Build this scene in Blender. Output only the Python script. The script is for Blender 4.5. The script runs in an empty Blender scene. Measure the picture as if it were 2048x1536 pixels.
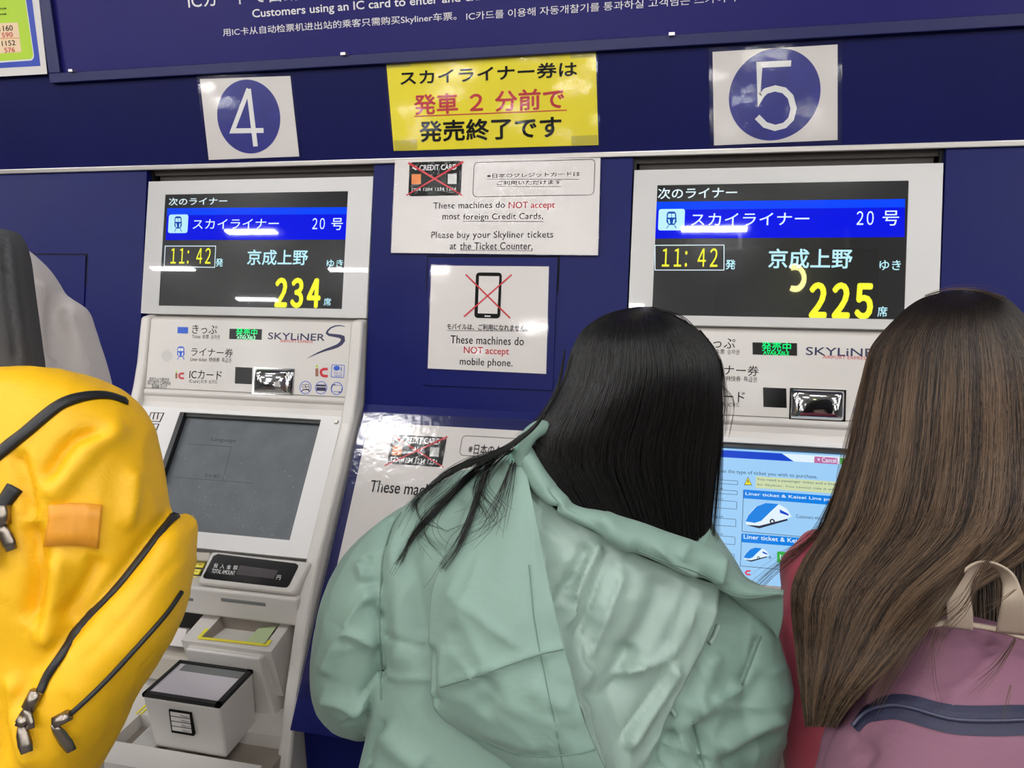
import bpy, bmesh, math, random
import numpy as np
from mathutils import Vector, Matrix, noise
from mathutils.bvhtree import BVHTree

# ------------------------------------------------------------------ camera, world, exposure
SC = bpy.context.scene
COL = SC.collection
F = 1500.0
YAW, PITCH, ROLL = .2298, .2275, -.0121
ZS = 1.66                                   # height of the metal strip under the fascia
C0 = np.array([.4548, -1.7115, ZS - .1164])
def _axes():
    cy, sy, cp, sp = math.cos(YAW), math.sin(YAW), math.cos(PITCH), math.sin(PITCH)
    right = np.array([cy, sy, 0]); f0 = np.array([-sy, cy, 0]); up0 = np.array([0, 0, 1.])
    fw = f0*cp - up0*sp; up = up0*cp + f0*sp
    c, s = math.cos(ROLL), math.sin(ROLL)
    return right*c + up*s, -right*s + up*c, fw
AR, AU, AW = _axes()
cam = bpy.data.cameras.new('camera'); camo = bpy.data.objects.new('camera', cam); COL.objects.link(camo)
cam.sensor_width = 36.0; cam.lens = F/2048*36.0; cam.clip_start = .02
M = Matrix(((AR[0], AU[0], -AW[0], C0[0]), (AR[1], AU[1], -AW[1], C0[1]), (AR[2], AU[2], -AW[2], C0[2]), (0, 0, 0, 1)))
camo.matrix_world = M
SC.camera = camo
wd = bpy.data.worlds.new('world'); SC.world = wd; wd.use_nodes = True
wd.node_tree.nodes['Background'].inputs[0].default_value = (.8, .85, 1, 1)
wd.node_tree.nodes['Background'].inputs[1].default_value = .2
SC.view_settings.view_transform = 'Standard'; SC.view_settings.look = 'None'
SC.view_settings.exposure = 0.0; SC.view_settings.gamma = 1.0; SC.view_settings.use_curve_mapping = False
LAMP = 105.0                                 # radiance of the ceiling luminaires
random.seed(4); RNG = np.random.default_rng(4)

# ------------------------------------------------------------------ geometry of the picture: pixel -> point on a real plane
def ray(px, py): return AW + AR*((px-1024)/F) - AU*((py-768)/F)
DS = 1.0                                    # depth scale of the group being built
def at(px, py, d): return C0 + ray(px, py)*d*DS
def onz(px, py, z): d = ray(px, py); return C0 + d*((z-C0[2])/d[2])
def onx(px, py, x): d = ray(px, py); return C0 + d*((x-C0[0])/d[0])
def ony(px, py, y): d = ray(px, py); return C0 + d*((y-C0[1])/d[1])
def pj(P):
    P = np.asarray(P, float) - C0; z = P @ AW
    return np.stack([1024 + F*(P @ AR)/z, 768 - F*(P @ AU)/z], -1)
class Plane:
    """leaning plane: y = y0 at height z0, leaning back by angle a; local coords s = world x, t = distance up the slope, n = outward."""
    def __init__(s, y0, z0, a):
        s.o = np.array([0, y0, z0]); s.ex = np.array([1., 0, 0])
        s.et = np.array([0, math.sin(a), math.cos(a)]); s.n = np.array([0, -math.cos(a), math.sin(a)])
    def w(s, x, t, n=0.): return s.o + s.ex*x + s.et*t + s.n*n
    def px(s, px, py):
        d = ray(px, py); k = ((s.o - C0) @ s.n)/(d @ s.n); P = C0 + d*k - s.o
        return P @ s.ex, P @ s.et
    def off(s, n):
        p = Plane(0, 0, 0); p.o = s.o + s.n*n; p.ex, p.et, p.n = s.ex, s.et, s.n; return p
FAS = Plane(0, ZS, 0)
WAL = Plane(0, ZS, .23)
MON = Plane(.005, ZS-.0023, .2607)
LOG = Plane(-.0994, ZS-.3705, .30)
BEZ = Plane(-.1715, ZS-.578, .68)
CON = Plane(-.1315, ZS-.555, .663)

# ------------------------------------------------------------------ materials
def lin(c):
    return tuple(((v/255)/12.92 if v/255 <= .04045 else ((v/255+.055)/1.055)**2.4) for v in c)
MATS = {}
def mat(name, rgb=(200, 200, 200), rough=.5, metal=0, spec=.5, emit=0, coat=0, coat_rough=.05, bump=0, bscale=80, var=0, vscale=6, sheen=0, attr=None, ergb=None, bstretch=None, rvar=0, bdist=.002, bwarp=0):
    if name in MATS: return MATS[name]
    m = bpy.data.materials.new(name); m.use_nodes = True; nt = m.node_tree; b = nt.nodes['Principled BSDF']
    col = lin(rgb) + (1,)
    b.inputs['Base Color'].default_value = col
    b.inputs['Roughness'].default_value = rough; b.inputs['Metallic'].default_value = metal
    b.inputs['Specular IOR Level'].default_value = spec
    b.inputs['Coat Weight'].default_value = coat; b.inputs['Coat Roughness'].default_value = coat_rough
    if sheen: b.inputs['Sheen Weight'].default_value = sheen
    if emit:
        b.inputs['Emission Color'].default_value = lin(ergb or rgb) + (1,); b.inputs['Emission Strength'].default_value = emit
    tc = nt.nodes.new('ShaderNodeTexCoord')
    vec = tc.outputs['Object']
    if bstretch:
        mp = nt.nodes.new('ShaderNodeMapping'); mp.inputs['Scale'].default_value = bstretch
        nt.links.new(vec, mp.inputs[0]); vec = mp.outputs[0]
    if var:
        n = nt.nodes.new('ShaderNodeTexNoise'); n.inputs['Scale'].default_value = vscale; n.inputs['Detail'].default_value = 6
        nt.links.new(vec, n.inputs['Vector'])
        r = nt.nodes.new('ShaderNodeMapRange'); r.inputs[1].default_value = .3; r.inputs[2].default_value = .7
        r.inputs[3].default_value = 1-var; r.inputs[4].default_value = 1+var
        nt.links.new(n.outputs[0], r.inputs[0])
        mx = nt.nodes.new('ShaderNodeMix'); mx.data_type = 'RGBA'; mx.blend_type = 'MULTIPLY'; mx.inputs[0].default_value = 1
        mx.inputs[6].default_value = col; nt.links.new(r.outputs[0], mx.inputs[7]); nt.links.new(mx.outputs[2], b.inputs['Base Color'])
    if rvar:
        n = nt.nodes.new('ShaderNodeTexNoise'); n.inputs['Scale'].default_value = vscale*2; nt.links.new(vec, n.inputs['Vector'])
        r = nt.nodes.new('ShaderNodeMapRange'); r.inputs[3].default_value = max(.02, rough-rvar); r.inputs[4].default_value = rough+rvar
        nt.links.new(n.outputs[0], r.inputs[0]); nt.links.new(r.outputs[0], b.inputs['Roughness'])
    if attr:
        a = nt.nodes.new('ShaderNodeAttribute'); a.attribute_name = attr; nt.links.new(a.outputs['Color'], b.inputs['Base Color'])
    if bump:
        n = nt.nodes.new('ShaderNodeTexNoise'); n.inputs['Scale'].default_value = bscale; n.inputs['Detail'].default_value = 4; n.inputs['Distortion'].default_value = bwarp
        nt.links.new(vec, n.inputs['Vector'])
        bp = nt.nodes.new('ShaderNodeBump'); bp.inputs['Strength'].default_value = bump; bp.inputs['Distance'].default_value = bdist
        nt.links.new(n.outputs[0], bp.inputs['Height']); nt.links.new(bp.outputs[0], b.inputs['Normal'])
        if coat: nt.links.new(bp.outputs[0], b.inputs['Coat Normal'])
    MATS[name] = m; return m
def clear(name, rough=.05, fac=.0, bump=0, bscale=60, ior=1.45, white=0):
    """clear film / glass seen as a thin glossy sheet"""
    if name in MATS: return MATS[name]
    m = bpy.data.materials.new(name); m.use_nodes = True; nt = m.node_tree; nt.nodes.clear()
    out = nt.nodes.new('ShaderNodeOutputMaterial'); tr = nt.nodes.new('ShaderNodeBsdfTransparent'); gl = nt.nodes.new('ShaderNodeBsdfGlossy')
    gl.inputs['Roughness'].default_value = rough
    fr = nt.nodes.new('ShaderNodeFresnel'); fr.inputs[0].default_value = ior
    mx = nt.nodes.new('ShaderNodeMixShader')
    nt.links.new(fr.outputs[0], mx.inputs[0]); nt.links.new(tr.outputs[0], mx.inputs[1]); nt.links.new(gl.outputs[0], mx.inputs[2])
    if bump:
        n = nt.nodes.new('ShaderNodeTexNoise'); n.inputs['Scale'].default_value = bscale; n.inputs['Detail'].default_value = 3
        tc = nt.nodes.new('ShaderNodeTexCoord'); nt.links.new(tc.outputs['Object'], n.inputs['Vector'])
        bp = nt.nodes.new('ShaderNodeBump'); bp.inputs['Strength'].default_value = bump; bp.inputs['Distance'].default_value = .004
        nt.links.new(n.outputs[0], bp.inputs['Height']); nt.links.new(bp.outputs[0], gl.inputs['Normal'])
    nt.links.new(mx.outputs[0], out.inputs[0]); MATS[name] = m; return m

BLUE = mat('navy enamel', (13, 21, 88), .36, spec=.14, bump=.05, bscale=300, var=.06, vscale=3, rvar=.06)
BLUEF = mat('fascia enamel', (11, 15, 72), .42, spec=.1, bump=.05, bscale=300, var=.08, vscale=3)
PURP = mat('sign panel face', (30, 26, 98), .32, spec=.12)
FRAMEB = mat('sign frame enamel', (24, 28, 84), .35, spec=.3)
ALU = mat('brushed aluminium', (215, 210, 205), .32, metal=.85)
IVORY = mat('ivory plastic', (213, 208, 202), .42, coat=.15, bump=.03, bscale=500)
IVORYD = mat('warm grey plastic', (196, 188, 176), .5)
WHITEP = mat('white lacquer', (226, 224, 222), .45, coat=.1, coat_rough=.2)
GREYP = mat('grey plastic', (120, 122, 122), .45)
BLACK = mat('black plastic', (12, 12, 14), .35)
BLACKG = mat('black glass', (9, 8, 10), .22, spec=.2)
DARKREC = mat('dark recess', (30, 27, 26), .6)
LINTEL = mat('brown lintel', (78, 70, 66), .5)
PAPER = mat('white paper', (222, 216, 212), .55)
YELLOW = mat('yellow paper', (240, 224, 12), .5, var=.03, vscale=9)
INK = mat('black ink', (9, 8, 9), .6, spec=.15)
REDINK = mat('red ink', (196, 30, 44), .5)
BLUEINK = mat('blue ink', (28, 34, 132), .35, var=.15, vscale=25)
BLUEI2 = mat('bright blue ink', (20, 84, 196), .45)
NAVYINK = mat('navy ink', (22, 22, 70), .45)
WHITEINK = mat('white ink', (232, 230, 228), .5)
ORANGE = mat('orange ink', (226, 128, 48), .5)
GREYINK = mat('grey ink', (196, 196, 192), .5)
GREENI = mat('lime ink', (178, 214, 36), .5)
PEACH = mat('peach ink', (240, 208, 168), .5)
BROWNI = mat('brown ink', (150, 96, 70), .5)
YELMARK = mat('yellow marking', (240, 226, 60), .45)
CHROME = mat('chrome', (225, 225, 225), .07, metal=1)
STEEL = mat('steel', (150, 146, 140), .3, metal=1)
FILM = clear('laminate film', .06, bump=.06, bscale=25, ior=1.28)
CRINKLE = clear('crinkled film', .06, bump=.45, bscale=60, ior=1.3)
ACRYL = clear('acrylic cover', .12, bump=.2, bscale=60)
GLASS = clear('display glass', .015, ior=1.42)

# ------------------------------------------------------------------ mesh collector
class MB:
    def __init__(s): s.v = []; s.f = []; s.mi = []; s.mats = []; s.sm = []
    def _m(s, m):
        if m not in s.mats: s.mats.append(m)
        return s.mats.index(m)
    def add(s, vs, fs, m, smooth=False):
        b = len(s.v); k = s._m(m); s.v.extend([tuple(map(float, p)) for p in vs])
        for f in fs: s.f.append([b+i for i in f]); s.mi.append(k); s.sm.append(smooth)
        return s
    def quad(s, pts, m): return s.add(pts, [list(range(len(pts)))], m)
    def box(s, x0, x1, y0, y1, z0, z1, m):
        v = [(x, y, z) for z in (z0, z1) for y in (y0, y1) for x in (x0, x1)]
        return s.add(v, [(0, 2, 3, 1), (4, 5, 7, 6), (0, 1, 5, 4), (2, 6, 7, 3), (0, 4, 6, 2), (1, 3, 7, 5)], m)
    def hexa(s, a, b, m):
        """prism between two matching polygons a (back) and b (front)"""
        n = len(a); f = [list(range(n))[::-1], [n+i for i in range(n)]] + [[i, (i+1) % n, n+(i+1) % n, n+i] for i in range(n)]
        return s.add(list(a)+list(b), f, m)
    def slab(s, pl, x0, x1, t0, t1, n0, n1, m):
        q = [(x0, t0), (x1, t0), (x1, t1), (x0, t1)]
        return s.hexa([pl.w(x, t, n0) for x, t in q], [pl.w(x, t, n1) for x, t in q], m)
    def pslab(s, pl, pts, n0, n1, m):
        """slab from pixel polygon (clockwise in the picture) on a plane"""
        q = [pl.px(*p) for p in pts][::-1]
        return s.hexa([pl.w(x, t, n0) for x, t in q], [pl.w(x, t, n1) for x, t in q], m)
    def lslab(s, pl, q, n0, n1, m): return s.hexa([pl.w(x, t, n0) for x, t in q], [pl.w(x, t, n1) for x, t in q], m)
    def face(s, pl, pts, n, m):
        q = [pl.px(*p) for p in pts][::-1]
        return s.quad([pl.w(x, t, n) for x, t in q], m)
    def stroke(s, pl, pts, wpx, n, m, closed=False):
        q = np.array([pl.px(*p) for p in pts]); k = len(q)
        W = np.array(wpx if hasattr(wpx, '__len__') else [wpx]*k, float)
        P0 = np.array([pl.w(*p) for p in q]); dep = (P0 - C0) @ AW; W = W*dep/F/2
        L, Rr = [], []
        for i in range(k):
            a = q[(i-1) % k] if (closed or i > 0) else q[i]; b = q[(i+1) % k] if (closed or i < k-1) else q[i]
            d1 = q[i]-a; d2 = b-q[i]
            n1 = np.linalg.norm(d1); n2 = np.linalg.norm(d2)
            d = (d1/n1 if n1 > 0 else 0) + (d2/n2 if n2 > 0 else 0); d = d/(np.linalg.norm(d)+1e-12)
            nn = np.array([-d[1], d[0]]); sc = 1.0
            if n1 > 0 and n2 > 0:
                c = abs(nn @ np.array([-d1[1], d1[0]])/n1); sc = 1/max(c, .45)
            L.append(q[i]+nn*W[i]*sc); Rr.append(q[i]-nn*W[i]*sc)
        vs = [pl.w(p[0], p[1], n) for p in L] + [pl.w(p[0], p[1], n) for p in Rr]
        fs = [[k+i, k+(i+1) % k, (i+1) % k, i] for i in range(k if closed else k-1)]
        return s.add(vs, fs, m)
    def disc(s, pl, c, r, n, m, seg=40, hole=0, n0=None):
        """disc; c pixel centre, r radius px"""
        x, t = pl.px(*c); R = r*((pl.w(x, t)-C0) @ AW)/F
        a = [2*math.pi*i/seg for i in range(seg)]
        o = [pl.w(x+R*math.cos(q), t+R*math.sin(q), n) for q in a]
        if hole:
            h = [pl.w(x+R*hole*math.cos(q), t+R*hole*math.sin(q), n) for q in a]
            return s.add(o+h, [[i, (i+1) % seg, seg+(i+1) % seg, seg+i] for i in range(seg)], m)
        if n0 is not None: return s.hexa([pl.w(x+R*math.cos(q), t+R*math.sin(q), n0) for q in a], o, m)
        return s.quad(o, m)
    def rrect(s, pl, p0, p1, r, n, m, outline=0, seg=5, n0=None):
        """rounded rectangle from pixel corners (top-left, bottom-right)"""
        x0, t1 = pl.px(*p0); x1, t0 = pl.px(*p1); R = r*((pl.w(x0, t0)-C0) @ AW)/F
        def ring(x0, x1, t0, t1, R):
            out = []
            for cx, ct, a0 in ((x1-R, t1-R, 0), (x0+R, t1-R, 90), (x0+R, t0+R, 180), (x1-R, t0+R, 270)):
                for i in range(seg+1):
                    a = math.radians(a0+90*i/seg); out.append((cx+R*math.cos(a), ct+R*math.sin(a)))
            return out
        o = ring(x0, x1, t0, t1, R)
        if outline:
            w = outline*((pl.w(x0, t0)-C0) @ AW)/F; h = ring(x0+w, x1-w, t0+w, t1-w, max(R-w, 1e-4)); k = len(o)
            return s.add([pl.w(x, t, n) for x, t in o]+[pl.w(x, t, n) for x, t in h], [[i, (i+1) % k, k+(i+1) % k, k+i] for i in range(k)], m)
        if n0 is not None: return s.lslab(pl, o, n0, n, m)
        return s.quad([pl.w(x, t, n) for x, t in o], m)
    def text(s, body, pl, lb, rt, n, m, bold=0., sp=1., shear=0):
        """lettering scaled so its ink fills lb (left, bottom) .. rt (right, top) given in pixels"""
        cu = bpy.data.curves.new('t', 'FONT'); cu.body = body; cu.size = 1; cu.resolution_u = 3; cu.space_character = sp; cu.shear = shear
        ob = bpy.data.objects.new('t', cu); COL.objects.link(ob)
        dg = bpy.context.evaluated_depsgraph_get(); dg.update()
        me = bpy.data.meshes.new_from_object(ob.evaluated_get(dg))
        k = len(me.vertices); co = np.zeros(k*3); me.vertices.foreach_get('co', co); co = co.reshape(-1, 3)
        fs = [list(p.vertices) for p in me.polygons]
        bpy.data.objects.remove(ob); bpy.data.curves.remove(cu); bpy.data.meshes.remove(me)
        if k == 0: return s
        lo, hi = co.min(0), co.max(0)
        x0, t0 = pl.px(*lb) if not isinstance(lb, np.ndarray) else lb
        x1, t1 = pl.px(*rt) if not isinstance(rt, np.ndarray) else rt
        X = x0+(co[:, 0]-lo[0])/(hi[0]-lo[0])*(x1-x0); T = t0+(co[:, 1]-lo[1])/(hi[1]-lo[1])*(t1-t0)
        em = (t1-t0)/max(hi[1]-lo[1], .3)*bold*.7
        for i, (dx, dt) in enumerate(((0, 0), (em, 0), (-em, 0), (0, em), (0, -em), (em*.7, em*.7), (-em*.7, -em*.7), (em*.7, -em*.7), (-em*.7, em*.7)) if bold else ((0, 0),)):
            s.add([pl.w(a+dx, b+dt, n+i*2.5e-5) for a, b in zip(X, T)], fs, m)
        return s
    def tube(s, pts, r, m, seg=8, caps=True):
        P = [np.array(p, float) for p in pts]; k = len(P); Rr = r if hasattr(r, '__len__') else [r]*k
        vs = []; prev = None
        for i in range(k):
            d = P[min(i+1, k-1)]-P[max(i-1, 0)]; d = d/(np.linalg.norm(d)+1e-12)
            if prev is None: a = np.cross(d, [0, 0, 1.] if abs(d[2]) < .9 else [1., 0, 0])
            else: a = prev-d*(prev @ d)
            a = a/(np.linalg.norm(a)+1e-12); prev = a; b = np.cross(d, a)
            for j in range(seg):
                q = 2*math.pi*j/seg; vs.append(P[i]+(a*math.cos(q)+b*math.sin(q))*Rr[i])
        fs = [[i*seg+j, i*seg+(j+1) % seg, (i+1)*seg+(j+1) % seg, (i+1)*seg+j] for i in range(k-1) for j in range(seg)]
        s.add(vs, fs, m, True)
        if caps: s.add(vs[:seg], [list(range(seg))[::-1]], m); s.add(vs[-seg:], [list(range(seg))], m)
        return s
    def shift(s, dx):
        s.v = [(x+dx, y, z) for x, y, z in s.v]; return s
    def build(s, name, parent=None, bevel=0, seg=2):
        me = bpy.data.meshes.new(name); me.from_pydata(s.v, [], s.f)
        for m in s.mats: me.materials.append(m)
        me.polygons.foreach_set('material_index', s.mi); me.polygons.foreach_set('use_smooth', s.sm)
        me.update()
        o = bpy.data.objects.new(name, me); COL.objects.link(o)
        if parent:
            o.parent = parent; o.matrix_parent_inverse = world(parent).inverted()
        if bevel:
            bv = o.modifiers.new('b', 'BEVEL'); bv.width = bevel; bv.segments = seg; bv.limit_method = 'ANGLE'; bv.angle_limit = .6
        return o
def world(o):
    m = Matrix.Translation(o.location)
    return world(o.parent) @ o.matrix_parent_inverse @ m if o.parent else m
def tag(o, label=None, cat=None, group=None, kind=None):
    for k, v in (('label', label), ('category', cat), ('group', group), ('kind', kind)):
        if v: o[k] = v
    return o
def thing(name, loc, label, cat, group=None):
    o = bpy.data.objects.new(name, None); COL.objects.link(o); o.location = loc; o.empty_display_size = .05
    return tag(o, label, cat, group)
def struct(mb, name, parent=None, **k):
    o = mb.build(name, parent, **k)
    if not parent: o['kind'] = 'structure'
    return o

# ------------------------------------------------------------------ the hall
XL, XR, YB, ZC = -8.0, 8.0, -15.0, 3.0
FLOORM = mat('hall floor tile', (104, 99, 94), .25, var=.1, vscale=2)
CEILM = mat('ceiling panel', (170, 170, 168), .8)
HALLW = mat('hall wall', (96, 96, 98), .5)
struct(MB().box(XL-.2, XR+.2, YB-.2, .6, -.1, 0, FLOORM), 'floor')
struct(MB().box(XL-.2, XR+.2, YB-.2, .6, ZC, ZC+.1, CEILM), 'ceiling')
struct(MB().box(XL-.2, XL, YB, .6, 0, ZC, HALLW), 'wall_left')
struct(MB().box(XR, XR+.2, YB, .6, 0, ZC, HALLW), 'wall_right')
struct(MB().box(XL-.2, XR+.2, YB-.2, YB, 0, ZC, HALLW), 'wall_back')
PIL = mat('pillar cladding', (176, 172, 166), .35)
for i, (x, y) in enumerate(((-2.6, -5.2), (2.6, -5.2), (-2.6, -10), (2.6, -10))):
    o = struct(MB().box(x-.3, x+.3, y-.3, y+.3, 0, ZC, PIL), 'pillar_%d' % (i+1), bevel=.03)
LED = mat('luminaire diffuser', (255, 255, 255), .4, emit=LAMP, ergb=(252, 251, 250))
HOUS = mat('luminaire housing', (215, 215, 215), .4)
for r, y in enumerate((-1.35, -1.9, -2.75, -3.35, -3.95, -4.6, -5.4, -6.4, -7.6, -9.2, -11.2, -13.4)):
    row = 'nearest the ticket machines' if r == 0 else ('farthest from the machines' if r == 11 else ('', 'second', 'third', 'fourth', 'fifth', 'sixth', 'seventh', 'eighth', 'ninth', 'tenth', 'eleventh')[r]+' from the ticket machines')
    for k in range(8):
        x = -5.6+1.55*k+(.5 if r % 2 else 0)+(.0 if r else -.2)-(.65 if r == 4 else 0)
        t = thing('ceiling_light', (x, y, ZC), 'short white ceiling light of the hall, in the row ' + row, 'ceiling light', 'ceiling lights in the row ' + row)
        MB().box(x-.22, x+.22, y-.05, y+.05, ZC-.03, ZC-.001, HOUS).build('housing', t)
        MB().box(x-.19, x+.19, y-.026, y+.026, ZC-.04, ZC-.0305, LED).build('diffuser', t)

# lit sign hanging in the hall behind the travellers (it shows in the right display as a reflection)
Vp = C0+ray(1590, 556)*4.3; Vp = Vp-2*((Vp-MON.o) @ MON.n)*MON.n
t = thing('hanging_sign', tuple(Vp), 'dark hanging sign in the hall with a glowing pale yellow letter C', 'sign')
MB().box(Vp[0]-.45, Vp[0]+.45, Vp[1]-.14, Vp[1]-.02, Vp[2]-.2, Vp[2]+.2, mat('sign casing', (40, 42, 46), .5)).build('sign_box', t, bevel=.01)
m = MB()
for dx in (-.3, .3): m.tube([(Vp[0]+dx, Vp[1]-.08, Vp[2]+.2), (Vp[0]+dx, Vp[1]-.08, ZC)], .012, HOUS, 8)
m.build('hanger', t)
m = MB(); arc = [(-.062*math.cos(q), .088*math.sin(q)) for q in np.linspace(math.radians(60), math.radians(300), 24)]
for (x1, z1), (x2, z2) in zip(arc[:-1], arc[1:]):
    m.quad([(Vp[0]+x1*.58, Vp[1]+.0, Vp[2]+z1*.58), (Vp[0]+x2*.58, Vp[1]+.0, Vp[2]+z2*.58), (Vp[0]+x2, Vp[1]+.0, Vp[2]+z2), (Vp[0]+x1, Vp[1]+.0, Vp[2]+z1)], mat('lit letter', (255, 250, 170), .4, emit=22, ergb=(255, 248, 160)))
m.build('lit_letter', t)

# ------------------------------------------------------------------ front wall
DX = 1.2165
RX = ((-.886, -.2705), (-.886+DX, -.2705+DX))         # recesses of the two machines
wf = MB()
wf.box(XL, XR, 0, .5, ZS, ZC, BLUEF)
yk, zk = CON.w(0, 0)[1:]; ye, ze = CON.w(0, -.70)[1:]
xs = [XL, RX[0][0], RX[0][1], RX[1][0], RX[1][1], XR]
for a, b in ((xs[0], xs[1]), (xs[2], xs[3]), (xs[4], xs[5])):
    prof = [(0, ZS), (yk, zk), (ye, ze), (ye+.05, ze-.03), (ye+.05, 0), (.5, 0), (.5, ZS)]
    wf.hexa([(a, y, z) for y, z in prof][::-1], [(b, y, z) for y, z in prof][::-1], BLUE)
for a, b in RX: wf.box(a, b, .42, .5, 0, ZS, DARKREC)
struct(wf, 'wall_front')
struct(MB().box(XL, XR, -.009, .0, ZS-.007, ZS+.005, ALU), 'trim_1', bevel=.002)
for i, (a, b) in enumerate(RX):
    m = MB(); m.box(a+.002, b-.002, .018, .4, ZS-.02, ZS-.001, LINTEL); m.box(a+.012, b-.012, .03, .4, ZS-.034, ZS-.02, LINTEL)
    m.box(a, a+.007, .012, .4, ZS-.34, ZS-.003, BLACK); m.box(b-.007, b, .012, .4, ZS-.34, ZS-.003, BLACK)
    struct(m, 'trim_%d' % (i+2))
# hatches in the wall
def hatch(n, x0, x1, t0, t1, rise):
    m = MB(); m.slab(WAL, x0-.004, x1+.004, t0-.004, t1+.004, 0, .0008, mat('door gap', (5, 5, 9), .9)); m.slab(WAL, x0, x1, t0, t1, .0005, rise, BLUE)
    struct(m, 'door_%d' % n, bevel=.0015)
hatch(1, -1.75, -1.055, -.60, -.222, .004)
p0 = WAL.px(857, 515); p1 = WAL.px(1106, 781)
hatch(2, p0[0]+.001, p1[0], p1[1], p0[1], .006)

# wide sign panel along the top
zp = FAS.px(1000, 93)[1]; zf = FAS.px(1000, 116)[1]; xl = FAS.px(128, 140)[0]
sp = thing('information_sign', (0, 0, ZS+zp), 'wide purple sign panel with white multilingual lettering along the top', 'sign')
m = MB(); m.slab(FAS, xl, 3.2, zp, .95, 0, .004, PURP); m.build('sign_face', sp)
m = MB(); m.slab(FAS, xl-.035, 3.235, zf, zp, 0, .014, FRAMEB); m.slab(FAS, xl-.035, xl, zp, .985, 0, .014, FRAMEB); m.slab(FAS, xl, 3.2, .95, .985, 0, .014, FRAMEB); m.slab(FAS, 3.2, 3.235, zp, .985, 0, .014, FRAMEB)
m.build('sign_frame', sp, bevel=.0015)
for q in ((154, 143), (694, 110), (1344, 71)):
    x, t = FAS.px(*q); MB().box(x-.006, x+.006, -.022, -.004, ZS+t-.004, ZS+t+.002, ALU).build('panel_clip', sp)
m = MB(); n = .0046
m.text('ICカードで自動改札機', FAS, (380, 19), (702, -42), n, WHITEINK, .012)
m.text('Customers using an IC card to enter and exit at', FAS, (508, 41), (1000, -19), n, WHITEINK, .022)
m.text('用IC卡从自动检票机进出站的乘客只需购买Skyliner车票。', FAS, (449, 76), (914, 24), n, WHITEINK, .008)
m.text('IC카드를 이용해 자동개찰기를 통과하실 고객님은 스카이라', FAS, (934, 42), (1475, -14), n, WHITEINK, .006)
m.build('lettering', sp)

# ------------------------------------------------------------------ notices on the wall
def sheet(name, label, cat, pl, pts, m, thick=.0012, margin=0, film=FILM, n0=0.0, group=None):
    c = np.mean([pl.w(*pl.px(*p), n0) for p in pts], 0)
    t = thing(name, tuple(c), label, cat, group)
    MB().pslab(pl, pts, n0, n0+thick, m).build('paper', t)
    if margin is not None:
        q = np.array([pl.px(*p) for p in pts]); cc = q.mean(0); d = q-cc
        q = cc+d+np.sign(d)*margin
        f = MB(); f.lslab(pl, [tuple(p) for p in q][::-1], n0+thick+.0008, n0+thick+.0011, film); f.build('laminate_pouch', t)
    return t, n0+thick
# fare poster at the left edge
t, n = sheet('fare_poster', 'lime green fare table poster in white border at top left corner', 'poster', FAS, [(-260, -160), (70, -160), (104, 150), (-260, 170)], PAPER, n0=.014, margin=None)
m = MB(); n += .0004
m.face(FAS, [(-240, -160), (54, -160), (91, 134), (-240, 152)], n, mat('royal blue ink', (28, 62, 176), .45))
m.rrect(FAS, (-240, -150), (80, 123), 10, n+.0003, WHITEINK); m.rrect(FAS, (-238, -148), (78, 120), 9, n+.0006, GREENI)
m.face(FAS, [(-60, 52), (47, 48), (54, 107), (-60, 113)], n+.0009, PEACH)
m.stroke(FAS, [(-60, 82), (51, 79)], 1, n+.0012, ORANGE); m.stroke(FAS, [(3, 50), (7, 112)], 1, n+.0012, ORANGE)
m.stroke(FAS, [(-60, 6), (28, 2)], 1.2, n+.0012, INK)
for s, a, b, c in (('1160', (11, 66), (36, 53), INK), ('590', (16, 78), (36, 67), REDINK), ('1152', (16, 95), (41, 83), INK), ('576', (21, 108), (40, 97), REDINK), ('Kashiwanuma', (-50, 28), (24, 17), INK), ('Tsudanuma', (-40, 38), (24, 28), INK)):
    m.text(s, FAS, a, b, n+.0012, c, .004)
m.build('printing', t)
# number signs
t, n = sheet('number_sign', 'smaller white laminated sign with a white 4 in a blue disc, above the left machine', 'sign', FAS, [(400, 158), (581, 152), (599, 313), (418, 320)], PAPER, margin=.007)
m = MB(); m.disc(FAS, (497.5, 234), 70, n+.0003, BLUEINK, 64); m.build('number_disc', t)
m = MB(); m.stroke(FAS, [(498, 178), (466, 262), (528, 261)], 9.5, n+.0006, WHITEINK); m.stroke(FAS, [(498, 178), (512, 293)], 10.5, n+.0008, WHITEINK); m.build('numeral', t)
t, n = sheet('number_sign', 'larger white laminated sign with a white 5 in a blue disc, above the right machine', 'sign', FAS, [(1425, 104), (1675, 89), (1675, 280), (1428, 291)], PAPER, margin=.008)
m = MB(); m.disc(FAS, (1548, 190), 87, n+.0003, BLUEINK, 64); m.build('number_disc', t)
m = MB(); m.stroke(FAS, [(1582, 127), (1518.5, 130), (1518, 202), (1522, 192), (1532, 182), (1550, 177), (1568, 181), (1581, 194), (1587, 217), (1582, 238), (1569, 251), (1550, 256), (1530, 250), (1514, 234)], 11.5, n+.0006, WHITEINK); m.build('numeral', t)
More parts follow.
